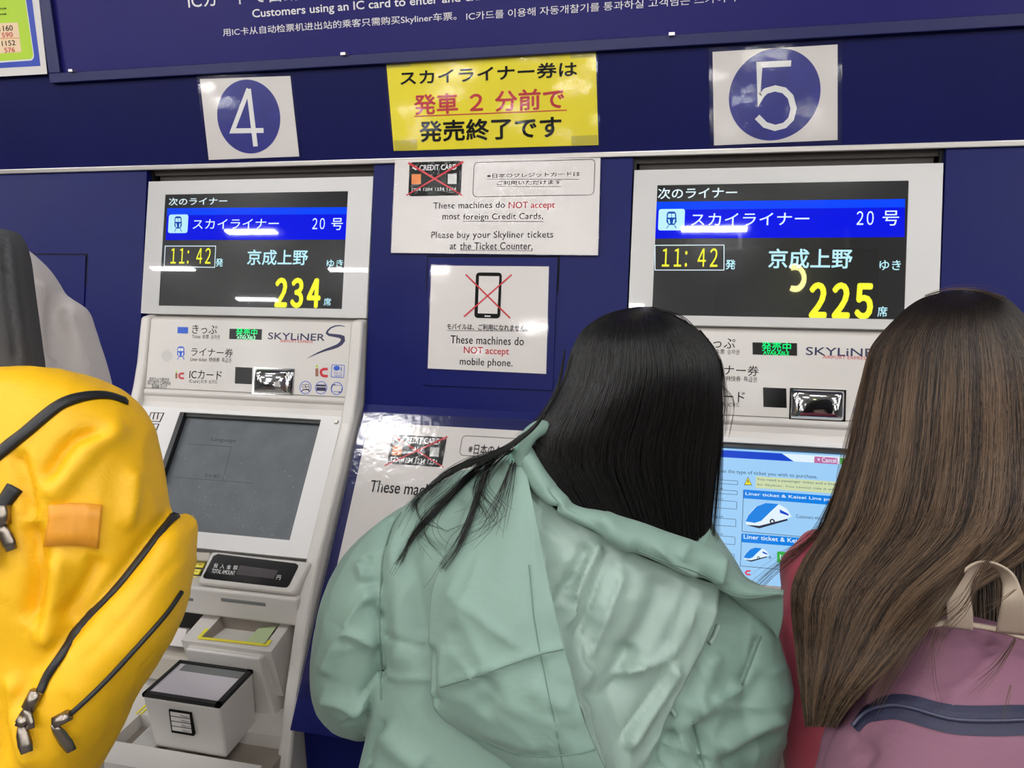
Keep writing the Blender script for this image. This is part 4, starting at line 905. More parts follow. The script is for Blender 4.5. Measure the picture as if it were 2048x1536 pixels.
# ------------------------------------------------------------------ person in the sage green jacket
def sage():
    pt = thing('person', tuple(at(1110, 1700, .96)*np.array([1, 1, 0])), 'person with long black hair in a sage green hooded jacket, bending towards the right machine', 'person')
    J = joints({'pelvis': (1110, 1760, .98), 'chest': (1160, 1230, .965), 'neck': (1245, 1000, .965), 'head': (1280, 800, .975), 'face': (1285, 815, 1.2), 'shoulderL': (850, 1070, .975), 'elbowL': (710, 1372, .985), 'wristL': (800, 1350, 1.25), 'handL': (830, 1330, 1.35),
                'shoulderR': (1470, 1240, .965), 'elbowR': (1462, 1450, .96), 'wristR': (1464, 1440, 1.16), 'handR': (1470, 1400, 1.26)}, .04)
    human(pt, J, SKIN); trousers(pt, J, DENIM, SHOE)
    CL = mat('sage green cloth', (122, 149, 137), .6, sheen=.1, bump=.42, bscale=17, bdist=.006, bwarp=.5, var=.03, vscale=5)
    LN = mat('sage lining', (143, 164, 153), .34, spec=.5, bump=.5, bscale=16, bdist=.006, bwarp=.5)
    mb = MB()
    loft(mb, [((1090, 915), (1420, 1045), .985, .05, .07), ((985, 930), (1475, 1125), .975, .075, .09), ((880, 965), (1515, 1215), .965, .092, .10), ((815, 1050), (1525, 1310), .955, .105, .11), ((772, 1170), (1520, 1400), .95, .112, .12),
              ((757, 1300), (1500, 1480), .945, .12, .12), ((745, 1420), (1490, 1570), .94, .125, .12), ((722, 1540), (1495, 1670), .935, .125, .12), ((705, 1700), (1505, 1790), .94, .13, .12), ((700, 1850), (1505, 1900), .95, .13, .12)], CL, ex=2.4)
    limb(mb, [(905, 1040, .975, .05), (842, 1105, .968, .066), (768, 1212, .965, .075), (731, 1310, .965, .071), (718, 1376, .985, .058), (735, 1385, 1.05, .053), (770, 1370, 1.14, .048), (795, 1355, 1.22, .042)], CL, 20)
    limb(mb, [(1460, 1200, .965, .055), (1457, 1290, .945, .060), (1468, 1385, .938, .066), (1462, 1460, .955, .063), (1462, 1480, 1.02, .054), (1462, 1455, 1.12, .044)], CL, 20)
    V, Fq = fuse(mb, .0042, 8); N = vnormals(V, Fq)
    V = ripple(V, N, .004, 8, 3); N = vnormals(V, Fq); V = crumple(V, N, .0075, 7, 13, (1, 1, .6)); N = vnormals(V, Fq)
    V = folds(V, N, [('r', [(835, 960), (800, 1000), (775, 1050), (762, 1130), (758, 1250), (760, 1330), (762, 1400)], -.007, 9), ('s', [(835, 960), (775, 1050), (758, 1180), (758, 1300), (762, 1420)], -.006, 60) if 0 else ('g', [(740, 1420), (700, 1432), (660, 1440)], -.004, 10),
        ('r', [(640, 1395), (690, 1402), (745, 1408)], .008, 12), ('r', [(765, 1350), (725, 1395), (665, 1450)], .009, 13), ('r', [(765, 1340), (740, 1370), (720, 1392)], -.009, 9), ('r', [(690, 1260), (720, 1275), (758, 1295)], .007, 12), ('r', [(690, 1255), (668, 1300), (648, 1350)], .007, 14),
        ('r', [(730, 1110), (742, 1150), (745, 1175)], -.007, 8), ('g', [(720, 1120), (735, 1160)], .005, 14), ('r', [(745, 1185), (715, 1215), (690, 1260)], .007, 12), ('r', [(765, 1240), (750, 1225), (738, 1205)], -.006, 8), ('r', [(820, 1055), (860, 1090), (905, 1110)], -.005, 10),
        ('g', [(810, 1080), (830, 1180), (850, 1280)], -.005, 22), ('g', [(790, 1080), (800, 1200), (805, 1350)], .006, 24), ('r', [(765, 1270), (810, 1285), (855, 1300)], -.004, 9), ('r', [(768, 1350), (820, 1355), (870, 1358)], .0035, 10), ('g', [(760, 1460), (800, 1500), (850, 1536)], .006, 25), ('r', [(770, 1440), (740, 1490), (730, 1536)], -.006, 10),
        ('g', [(1430, 1300), (1400, 1380), (1370, 1470)], .006, 22), ('r', [(1520, 1270), (1500, 1330), (1484, 1370)], -.005, 7), ('r', [(1484, 1370), (1440, 1400), (1390, 1420)], .006, 14), ('g', [(1570, 1430), (1500, 1460), (1430, 1500)], .008, 18), ('g', [(1560, 1470), (1500, 1500), (1440, 1536)], -.007, 16), ('r', [(1385, 1440), (1400, 1490), (1410, 1536)], -.008, 9), ('g', [(1345, 1460), (1330, 1500), (1325, 1536)], -.006, 16), ('g', [(1540, 1340), (1480, 1420)], -.004, 20)])
    jk = npmesh('jacket', V, Fq, CL, pt)
    bv = bvh_of(jk)
    # hood lying on the back: left panel, lining, turned-over brim
    rows = [[(975, 935, .90), (1005, 915, .885), (1030, 905, .875), (1050, 925, .865)], [(915, 1060, .865), (975, 1045, .845), (1030, 1045, .83), (1075, 1055, .826)], [(868, 1170, .842), (930, 1180, .815), (1020, 1185, .795), (1103, 1190, .79)], [(858, 1260, .832), (930, 1270, .80), (1030, 1275, .78), (1122, 1270, .775)],
            [(860, 1340, .828), (940, 1350, .79), (1040, 1355, .77), (1143, 1345, .766)], [(874, 1415, .825), (960, 1435, .79), (1060, 1440, .768), (1168, 1440, .762)], [(935, 1468, .825), (1010, 1500, .79), (1100, 1510, .77), (1205, 1530, .762)], [(1010, 1520, .83), (1080, 1560, .80), (1160, 1590, .785), (1245, 1620, .77)]]
    V, Fq = patch(rows, 14, 9); N = vnormals(V, Fq); N *= np.sign((N @ -AW).mean())
    V = ripple(V, N, .003, 12, 8); V = crumple(V, N, .005, 8, 5)
    V = folds(V, N, [('r', [(880, 1172), (960, 1235), (1045, 1300)], .004, 12), ('r', [(880, 1372), (970, 1345), (1060, 1312), (1130, 1295)], .004, 9), ('r', [(862, 1290), (868, 1360), (874, 1410)], -.006, 10), ('r', [(890, 1290), (880, 1350), (872, 1400)], .005, 12), ('g', [(960, 1350), (980, 1390), (960, 1430)], -.005, 22), ('g', [(1060, 1370), (1110, 1400), (1150, 1410)], .004, 25),
        ('r', [(1060, 1130), (1070, 1250), (1085, 1330), (1105, 1420), (1125, 1536)], -.0022, 3.5), ('r', [(960, 1120), (940, 1180), (905, 1260)], .0035, 14), ('r', [(940, 1470), (1040, 1510), (1150, 1505)], -.003, 4)], -.3)
    V, Fq = thicken(V, N, Fq, .006); hp = npmesh('hood', V, Fq, CL, pt)
    rows = [[(1045, 958, .872), (1120, 1025, .855), (1200, 1068, .845), (1300, 1118, .845), (1440, 1172, .862)], [(1072, 1060, .832), (1130, 1110, .838), (1215, 1150, .83), (1300, 1185, .83), (1432, 1235, .85)], [(1094, 1165, .803), (1140, 1195, .83), (1215, 1230, .825), (1290, 1250, .826), (1405, 1295, .845)],
            [(1120, 1270, .782), (1150, 1290, .815), (1215, 1315, .826), (1280, 1325, .826), (1362, 1370, .838)], [(1142, 1345, .773), (1170, 1370, .80), (1220, 1395, .82), (1270, 1405, .822), (1335, 1425, .834)], [(1166, 1440, .770), (1190, 1460, .79), (1225, 1480, .806), (1260, 1490, .815), (1305, 1490, .828)], [(1203, 1530, .768), (1218, 1545, .78), (1235, 1555, .795), (1255, 1560, .805), (1275, 1560, .82)]]
    V, Fq = patch(rows, 14, 12); N = vnormals(V, Fq); N *= np.sign((N @ -AW).mean())
    V = ripple(V, N, .004, 14, 12); V = crumple(V, N, .0065, 11, 6)
    V = folds(V, N, [('r', [(1200, 1085), (1165, 1160), (1125, 1260)], .008, 10), ('g', [(1180, 1085), (1145, 1160), (1112, 1230)], -.008, 14), ('r', [(1217, 1095), (1190, 1170), (1150, 1290)], -.006, 9), ('r', [(1250, 1140), (1215, 1230), (1175, 1320)], .006, 12), ('g', [(1330, 1150), (1300, 1240), (1240, 1330)], -.006, 24), ('r', [(1395, 1170), (1380, 1230), (1340, 1305), (1280, 1335), (1225, 1350)], .006, 9), ('r', [(1385, 1170), (1370, 1220), (1330, 1300)], -.005, 7),
        ('g', [(1360, 1330), (1300, 1420), (1250, 1500)], .008, 14), ('r', [(1345, 1330), (1290, 1410), (1240, 1480)], -.006, 8), ('g', [(1260, 1290), (1230, 1350), (1170, 1400)], -.006, 20), ('r', [(1290, 1330), (1240, 1340), (1190, 1385)], .005, 10)], -.3)
    V, Fq = thicken(V, N, Fq, .004); npmesh('hood_lining', V, Fq, LN, hp)
    top = [(1047, 880), (1064, 897), (1097, 950), (1132, 990), (1164, 1012), (1214, 1026), (1277, 1044), (1332, 1064), (1390, 1084), (1441, 1104), (1468, 1139), (1504, 1168), (1562, 1180)]
    low = [(1035, 925), (1054, 968), (1085, 1000), (1117, 1026), (1155, 1047), (1199, 1068), (1262, 1100), (1325, 1126), (1371, 1145), (1421, 1160), (1449, 1184), (1490, 1200), (1566, 1192)]
    dep = [.868, .858, .845, .836, .832, .828, .826, .827, .832, .838, .845, .852, .868]
    rows = [[(t[0]+4, t[1]+6, d+.045) for t, d in zip(top, dep)], [(t[0], t[1]-1, d+.012) for t, d in zip(top, dep)], [((t[0]*.6+l[0]*.4), (t[1]*.6+l[1]*.4), d-.006) for t, l, d in zip(top, low, dep)], [((t[0]*.15+l[0]*.85), (t[1]*.15+l[1]*.85), d-.006) for t, l, d in zip(top, low, dep)], [(l[0], l[1]+1, d+.004) for l, d in zip(low, dep)], [(l[0]+2, l[1]-8, d+.03) for l, d in zip(low, dep)]]
    V, Fq = patch(rows, 8, 7); N = vnormals(V, Fq); N *= np.sign((N @ -AW).mean())
    V = folds(V, N, [('r', [(1097, 975), (1110, 1000), (1108, 1025)], -.005, 8), ('r', [(1310, 1090), (1350, 1125), (1400, 1150)], .005, 7), ('r', [(1375, 1085), (1360, 1120)], .004, 10), ('r', [(1445, 1110), (1440, 1170)], .005, 9), ('g', [(1200, 1030), (1230, 1070), (1270, 1095)], .004, 18), ('g', [(1130, 1000), (1180, 1040), (1220, 1060)], -.003, 15)], -.5)
    V, Fq = thicken(V, N, Fq, .003); npmesh('hood_brim', V, Fq, CL, hp)
    # dark fold under the free corner of the brim, collar loop at the left end, cord and tabs
    rows = [[(1440, 1165, .866), (1500, 1195, .872), (1566, 1188, .872)], [(1470, 1200, .885), (1520, 1225, .882), (1566, 1235, .885)], [(1515, 1240, .90), (1540, 1255, .895), (1556, 1278, .897)]]
    V, Fq = patch(rows, 8, 8); N = vnormals(V, Fq); N *= np.sign((N @ -AW).mean()); V, Fq = thicken(V, N, Fq, .004); npmesh('brim_underside', V, Fq, CL, hp)
    m = MB(); P = [at(*p) for p in ((1040, 925, .868), (1046, 893, .862), (1062, 868, .862), (1083, 856, .868), (1094, 868, .878), (1092, 900, .885))]
    m.tube(cat1(P, 6), .0095, CL, 14); m.build('collar_loop', hp)
    m = MB(); P, _ = drape(bvh_of(hp), [(1042, 885), (1030, 900), (1026, 918), (1024, 930), (1030, 926), (1028, 912)], .004, .86); m.tube(P, .0022, mat('jacket cord', (120, 165, 150), .6), 8); m.build('drawcord', hp)
    m = MB(); P, Nn = drape(bv, [(1435, 1250), (1428, 1270), (1417, 1287)], .002); ribbon(m, P, Nn, .006, LN, .003); m.build('zip_tab', jk)
    m = MB(); P, Nn = drape(bv, [(1340, 1412), (1346, 1422), (1350, 1432)], .002); ribbon(m, P, Nn, .006, CL, .002); m.build('fabric_tab', jk)
    ST = mat('sage seam thread', (100, 124, 113), .7)
    bh = bvh_of(jk, *[o for o in bpy.data.objects if o.parent in (pt, hp) and o.name.split('.')[0] in ('hood', 'hood_lining', 'hood_brim')])
    for nm, par, pts, r_ in (('sleeve_seam', jk, [(803, 1025), (788, 1048), (775, 1080), (763, 1140), (759, 1250), (761, 1330), (763, 1400)], .0011), ('sleeve_seam', jk, [(1522, 1272), (1500, 1330), (1484, 1370)], .0011), ('sleeve_seam', jk, [(1385, 1440), (1400, 1490), (1412, 1560)], .0011),
        ('hood_seam', hp, [(1058, 1130), (1070, 1250), (1085, 1330), (1105, 1420), (1128, 1540)], .0006), ('hood_seam', hp, [(880, 1374), (970, 1347), (1060, 1314), (1128, 1297)], .0007), ('hood_seam', hp, [(940, 1472), (1040, 1511), (1150, 1507), (1190, 1497)], .0007), ('hood_seam', hp, [(1275, 1100), (1330, 1122), (1420, 1155), (1448, 1180), (1490, 1195), (1555, 1188)], .0008)):
        m = MB(); P, _ = drape(bh, pts, .0009, .8, 8); m.tube(P, r_, ST, 5); m.build(nm, par)
    # hair
    rows = [(614, 1278, 1306, .93, .925, .93, .01), (619, 1246, 1322, .93, .895, .93, .04), (629, 1213, 1346, .93, .87, .93, .06), (645, 1184, 1375, .93, .85, .93, .08), (665, 1162, 1402, .93, .835, .93, .10), (692, 1147, 1424, .93, .825, .93, .10), (720, 1137, 1437, .93, .82, .93, .10), (756, 1128, 1443, .93, .818, .93, .10), (800, 1106, 1445, .92, .82, .93, .10), (840, 1084, 1445, .905, .828, .935, .09),
            (880, 1062, 1441, .90, .835, .94, .07), (930, 1060, 1434, .895, .845, .945, .06), (980, 1095, 1429, .89, .855, .95, .05), (1040, 1140, 1424, .885, .865, .955, .04), (1090, 1190, 1420, .885, .87, .955, .03), (1125, 1225, 1418, .885, .872, .955, .03)]
    def cf(r, th, tau):
        n = len(th); b = r.uniform(.004, .012, n)*(1+r.uniform(-.3, .5, n)); return np.repeat((b[:, None]*np.array([1.0, .93, .92]))[:, None, :], tau.shape[1], 1)
    hr = hair('hair', rows, 7000, HAIRB, HAIRBC, pt, cf, r0=.00045, seed=3, K=20, thick=.018, start=.35, clump=.5, wob=.012)
    bj = bvh_of(jk, hp)
    S = locks([([(1104, 800), (1075, 845), (1045, 872), (1000, 903), (945, 922), (895, 948), (855, 985), (828, 1020), (806, 1060)], 130, 7), ([(1104, 800), (1075, 845), (1045, 872), (1000, 903), (965, 935), (915, 985), (865, 1035), (822, 1085), (795, 1125), (787, 1152)], 90, 5), ([(1090, 830), (1040, 876), (995, 910), (975, 960), (950, 1030), (925, 1090), (892, 1140), (865, 1180)], 60, 5), ([(1000, 903), (930, 935), (870, 1000), (840, 1010)], 14, 22),
               ([(1025, 900), (960, 980), (1000, 1040), (940, 1080), (960, 1130)], 16, 30), ([(1030, 930), (1010, 990), (980, 1050), (1020, 1090)], 20, 28), ([(990, 920), (900, 1000), (850, 1060), (880, 1110), (930, 1135)], 14, 26), ([(840, 1010), (850, 1045), (900, 1065), (925, 1075)], 3, 3)], bj, 0, 0, .00035, 5)
    S[:, :, :] = S
    V, Fq = tubes(S, np.full(len(S), .00042)); col = np.tile(np.array([.006, .0055, .0055, 1]), (len(V), 1)); npmesh('loose_lock', V, Fq, HAIRB, hr, color=col)
    def strands(paths, seed, r0):
        r = np.random.default_rng(seed); out = []
        for pth, cnt, sp in paths:
            for i in range(cnt):
                q = np.array(pth, float); e = r.normal(0, 1, 2)*sp; q[:, :2] += e*np.linspace(.1, 1, len(q))[:, None]; q[:, 2] += r.normal(0, .004); C = cat1(q, 5); t = np.linspace(0, 1, len(C)); C = np.stack([np.interp(np.linspace(0, 1, 22), t, C[:, c]) for c in range(3)], 1); out.append([at(*c) for c in C])
        return tubes(np.array(out), np.full(len(out), r0))
    V, Fq = strands([([(1425, 740, .93), (1440, 830, .935), (1438, 930, .94), (1430, 1020, .945), (1424, 1100, .95)], 70, 6), ([(1400, 660, .92), (1440, 720, .93), (1452, 800, .94), (1448, 860, .94)], 24, 6), ([(1130, 700, .9), (1115, 780, .9), (1080, 840, .89), (1040, 880, .88)], 30, 6), ([(1300, 620, .9), (1360, 632, .9), (1410, 690, .9), (1440, 760, .92)], 14, 6), ([(1430, 760, .93), (1465, 800, .93), (1455, 870, .94)], 6, 5)], 8, .0003)
    col = np.tile(np.array([.006, .0055, .0055, 1]), (len(V), 1)); npmesh('flyaway_hair', V, Fq, HAIRB, hr, color=col)
sage()

DS = .94
# ------------------------------------------------------------------ person with brown hair, pink jacket and mauve backpack
def pink():
    pt = thing('person', tuple(at(1930, 1800, 1.05)*np.array([1, 1, 0])), 'person with long brown hair in a pink jacket, wearing the mauve backpack', 'person')
    J = joints({'pelvis': (1930, 1800, 1.06), 'chest': (1930, 1330, 1.05), 'neck': (1930, 1080, 1.05), 'head': (1930, 800, 1.03), 'face': (1920, 830, 1.2), 'shoulderL': (1680, 1150, 1.06), 'elbowL': (1662, 1400, 1.12), 'wristL': (1668, 1390, 1.21), 'handL': (1670, 1350, 1.29),
                'shoulderR': (2180, 1180, 1.06), 'elbowR': (2240, 1450, 1.05), 'wristR': (2180, 1400, 1.18), 'handR': (2160, 1370, 1.26)}, -.26)
    human(pt, J, SKIN); trousers(pt, J, DENIM, SHOE)
    PK = mat('pink cloth', (194, 80, 98), .65, sheen=.2, bump=.05, bscale=700)
    mb = MB(); loft(mb, [((1790, 1090), (2070, 1100), 1.06, .05, .06), ((1660, 1085), (2200, 1115), 1.055, .075, .08), ((1598, 1135), (2270, 1160), 1.065, .085, .09), ((1553, 1230), (2290, 1250), 1.075, .09, .09), ((1560, 1400), (2290, 1410), 1.06, .095, .09), ((1576, 1560), (2290, 1560), 1.06, .10, .09), ((1595, 1760), (2290, 1760), 1.06, .10, .09), ((1595, 1900), (2290, 1900), 1.06, .10, .09)], PK)
    limb(mb, [(1690, 1140, 1.06, .05), (1640, 1142, 1.08, .054), (1662, 1260, 1.11, .05), (1660, 1380, 1.12, .048), (1664, 1400, 1.15, .044), (1668, 1392, 1.18, .04)], PK)
    limb(mb, [(2170, 1150, 1.06, .055), (2220, 1300, 1.05, .055), (2235, 1430, 1.06, .05), (2210, 1430, 1.13, .045), (2185, 1405, 1.17, .04)], PK)
    V, Fq = fuse(mb, .007, 5); N = vnormals(V, Fq); V = ripple(V, N, .004, 12, 21); jk = npmesh('jacket', V, Fq, PK, pt)
    rows = [(580, 1915, 1950, 1.03, 1.02, 1.03, .01), (586, 1880, 1985, 1.03, .985, 1.03, .05), (596, 1846, 2012, 1.03, .96, 1.03, .08), (614, 1816, 2034, 1.03, .94, 1.03, .1), (640, 1788, 2058, 1.03, .925, 1.03, .11), (672, 1758, 2082, 1.03, .915, 1.03, .11), (700, 1739, 2100, 1.03, .91, 1.03, .11), (740, 1727, 2114, 1.03, .905, 1.03, .11), (806, 1713, 2126, 1.02, .90, 1.03, .10), (911, 1692, 2136, 1.0, .895, 1.02, .08),
            (1017, 1662, 2135, .985, .885, .98, .06), (1070, 1638, 2110, .98, .88, .93, .05), (1120, 1605, 2050, .975, .875, .885, .04), (1170, 1584, 1970, .97, .865, .85, .03), (1220, 1582, 1900, .965, .855, .815, .02), (1280, 1588, 1836, .955, .845, .745, .01), (1340, 1594, 1775, .945, .84, .757, .01), (1400, 1602, 1712, .94, .845, .78, .01), (1455, 1610, 1672, .93, .855, .82, .01)]
    def cf(r, th, tau):
        n = len(th); g = .42+.4*np.sin(th*23+1)*np.sin(th*9)+r.normal(0, .42, n); g = np.clip(g, 0, 1)[:, None, None]
        a = np.array([.017, .010, .007]); b = np.array([.165, .104, .062]); c = a+(b-a)*g; root = np.array([.012, .009, .008]); k = np.clip((tau-.10)/.22, 0, 1)[..., None]
        return root+(c-root)*k*(1+0*tau[..., None])
    hr = hair('hair', rows, 11000, HAIRW, HAIRWC, pt, cf, r0=.00042, seed=7, K=22, thick=.022, start=.3, clump=.45, wob=.022)
    rows2 = [(900, 1900, 2150, 1.0, .95, 1.02, .02), (1050, 1880, 2160, .985, .935, 1.0, .02), (1180, 1880, 2150, .96, .925, .97, .02), (1290, 1890, 2140, .935, .91, .95, .02)]
    hair('hair_behind_handle', rows2, 1800, HAIRW, HAIRWC, hr, cf, r0=.0005, seed=9, K=12, thick=.012, start=.1, clump=.5, wob=.012)
    def fly(paths, seed, r0):
        r = np.random.default_rng(seed); out = []; cc = []
        for pth, cnt, sp in paths:
            for i in range(cnt):
                q = np.array(pth, float); e = r.normal(0, 1, 2)*sp; q[:, :2] += e*np.linspace(.15, 1, len(q))[:, None]; C = cat1(q, 5); t = np.linspace(0, 1, len(C)); out.append([at(*[np.interp(x, t, C[:, c]) for c in range(3)]) for x in np.linspace(0, 1, 22)]); cc.append(r.uniform(.3, 1.2))
        V, Fq = tubes(np.array(out), np.full(len(out), r0)); col = np.repeat(np.array(cc), 66)[:, None]*np.array([[.10, .062, .036]]); return V, Fq, np.concatenate([col, np.ones((len(col), 1))], 1)
    V, Fq, col = fly([([(1665, 1000, 1.01), (1640, 1060, 1.03), (1600, 1100, 1.05), (1550, 1140, 1.07), (1515, 1172, 1.08)], 26, 9), ([(1690, 920, .99), (1660, 1010, 1.0), (1620, 1080, 1.03), (1560, 1120, 1.07)], 26, 8), ([(1740, 700, .99), (1715, 800, .98), (1690, 900, .97), (1680, 960, .97)], 26, 5), ([(1850, 592, .97), (1900, 578, .96), (1960, 580, .96), (2010, 598, .97)], 14, 5),
        ([(1960, 1090, .80), (1900, 1180, .735), (1840, 1260, .735), (1790, 1330, .735), (1745, 1400, .745)], 40, 12), ([(2000, 1080, .80), (1960, 1150, .735), (1930, 1210, .735), (1880, 1260, .735), (1855, 1330, .72)], 16, 16), ([(1870, 1230, .77), (1866, 1300, .735), (1872, 1370, .70), (1885, 1420, .68)], 2, 5), ([(2030, 1280, .745), (1990, 1340, .70), (1950, 1380, .685)], 8, 10), ([(2030, 1180, .735), (1990, 1210, .735), (1965, 1222, .735)], 3, 8), ([(2020, 1370, .68), (2010, 1400, .675), (2000, 1440, .67)], 3, 6)], 31, .0003)
    npmesh('flyaway_hair', V, Fq, HAIRW, hr, color=col)
    # backpack
    MV = mat('mauve canvas', (122, 82, 100), .75, bump=.3, bscale=18, bdist=.005, bwarp=1, var=.03, vscale=8); NV = mat('navy zip tape', (32, 33, 60), .6, bump=.2, bscale=600); BG = mat('beige webbing', (172, 156, 138), .8, bump=.25, bscale=700); ZT = mat('zip teeth', (62, 64, 86), .4)
    bp = thing('backpack', tuple(at(2000, 1500, .82)), 'mauve backpack with beige handle and navy zip, worn by the brown haired person', 'backpack')
    mb = MB(); loft(mb, [((1890, 1247), (2110, 1275), .845, .015, .05), ((1835, 1255), (2180, 1300), .835, .04, .06), ((1797, 1285), (2230, 1335), .825, .06, .06), ((1767, 1332), (2260, 1380), .815, .075, .06), ((1737, 1392), (2280, 1440), .805, .088, .06), ((1708, 1445), (2300, 1490), .80, .094, .06), ((1678, 1510), (2310, 1550), .795, .098, .07), ((1655, 1580), (2320, 1620), .79, .10, .07), ((1645, 1660), (2320, 1690), .795, .10, .06), ((1670, 1730), (2300, 1750), .80, .08, .05)], MV, ex=2.8)
    V, Fq = fuse(mb, .006, 4); N = vnormals(V, Fq); V = ripple(V, N, .004, 10, 44); V = crumple(V, N, .002, 9, 14)
    V = folds(V, N, [('r', [(1730, 1420), (1788, 1381), (1826, 1386), (1886, 1402), (1945, 1407), (2048, 1407)], -.002, 3), ('r', [(1690, 1480), (1779, 1455), (1826, 1460), (1886, 1479), (1945, 1485), (2048, 1483)], -.002, 3), ('g', [(1960, 1265), (1975, 1290), (1990, 1310)], -.005, 16), ('g', [(2000, 1300), (1950, 1360), (1890, 1400)], .004, 18), ('g', [(1790, 1290), (1760, 1350), (1735, 1410)], .003, 14), ('g', [(1700, 1480), (1740, 1500), (1720, 1536)], -.004, 14)])
    bd = npmesh('bag_body', V, Fq, MV, bp); bv = bvh_of(bd)
    mb = MB(); loft(mb, [((1800, 1280), (1900, 1290), .89, .02, .02), ((1752, 1305), (2000, 1330), .885, .03, .018), ((1706, 1349), (2000, 1370), .88, .036, .018), ((1671, 1401), (2000, 1420), .875, .04, .018), ((1650, 1452), (2000, 1470), .872, .042, .018), ((1629, 1537), (2000, 1545), .87, .045, .02), ((1618, 1620), (2000, 1620), .87, .05, .02), ((1630, 1720), (2000, 1720), .86, .04, .02)], MV, ex=2.4)
    V, Fq = fuse(mb, .006, 4); npmesh('side_gusset', V, Fq, MV, bp)
    m = MB(); P, Nn = drape(bv, [(1711, 1458), (1738, 1427), (1785, 1414), (1826, 1419), (1871, 1432), (1915, 1440), (1980, 1442), (2048, 1440), (2130, 1440)], .001, .72); w = list(.0265*np.interp(np.arange(len(P)), [0, 8, 20], [.5, .9, 1])); ribbon(m, P, Nn, w, NV, .0008, 0, False); zp_ = m.build('zip_tape', bp)
    m = MB(); P2, N2 = drape(bv, [(1711, 1456), (1738, 1427), (1785, 1414), (1826, 1419), (1871, 1433), (1915, 1442), (1980, 1444), (2048, 1442), (2130, 1441)], .0035, .72); ribbon(m, P2, N2, .0035, ZT, .0012, .0008); m.build('zip_teeth', zp_)
    m = MB(); P, Nn = drape(bv, [(1838, 1256), (1870, 1251), (1905, 1249), (1945, 1254), (1990, 1262), (2048, 1278), (2120, 1300)], .002, .8); ribbon(m, P, Nn, [.004]+[.012]*(len(P)-1), BG, .0025); m.build('top_trim', bp)
    out = [(1896, 1256), (1896, 1225), (1896, 1199), (1903, 1178), (1916, 1158), (1939, 1134), (1965, 1125), (1992, 1129), (2020, 1145), (2036, 1166), (2048, 1193), (2053, 1230), (2053, 1272)]
    inn = [(1946, 1262), (1946, 1230), (1942, 1199), (1942, 1182), (1946, 1164), (1955, 1147), (1967, 1135), (1982, 1133), (1996, 1145), (2004, 1168), (2004, 1200), (1999, 1230), (1993, 1266)]
    do = [.785, .77, .76, .757, .757, .757, .76, .76, .757, .755, .755, .765, .785]; di = [.785, .775, .77, .772, .776, .782, .787, .787, .78, .77, .762, .77, .785]
    V, Fq = patch([[(p[0], p[1], d) for p, d in zip(out, do)], [((p[0]+q[0])/2, (p[1]+q[1])/2, (a+b)/2-.001) for p, q, a, b in zip(out, inn, do, di)], [(p[0], p[1], d) for p, d in zip(inn, di)]], 4, 3)
    N = vnormals(V, Fq); V, Fq = thicken(V, N, Fq, .002); npmesh('handle', V, Fq, BG, bp)
pink()
DS = 1.0

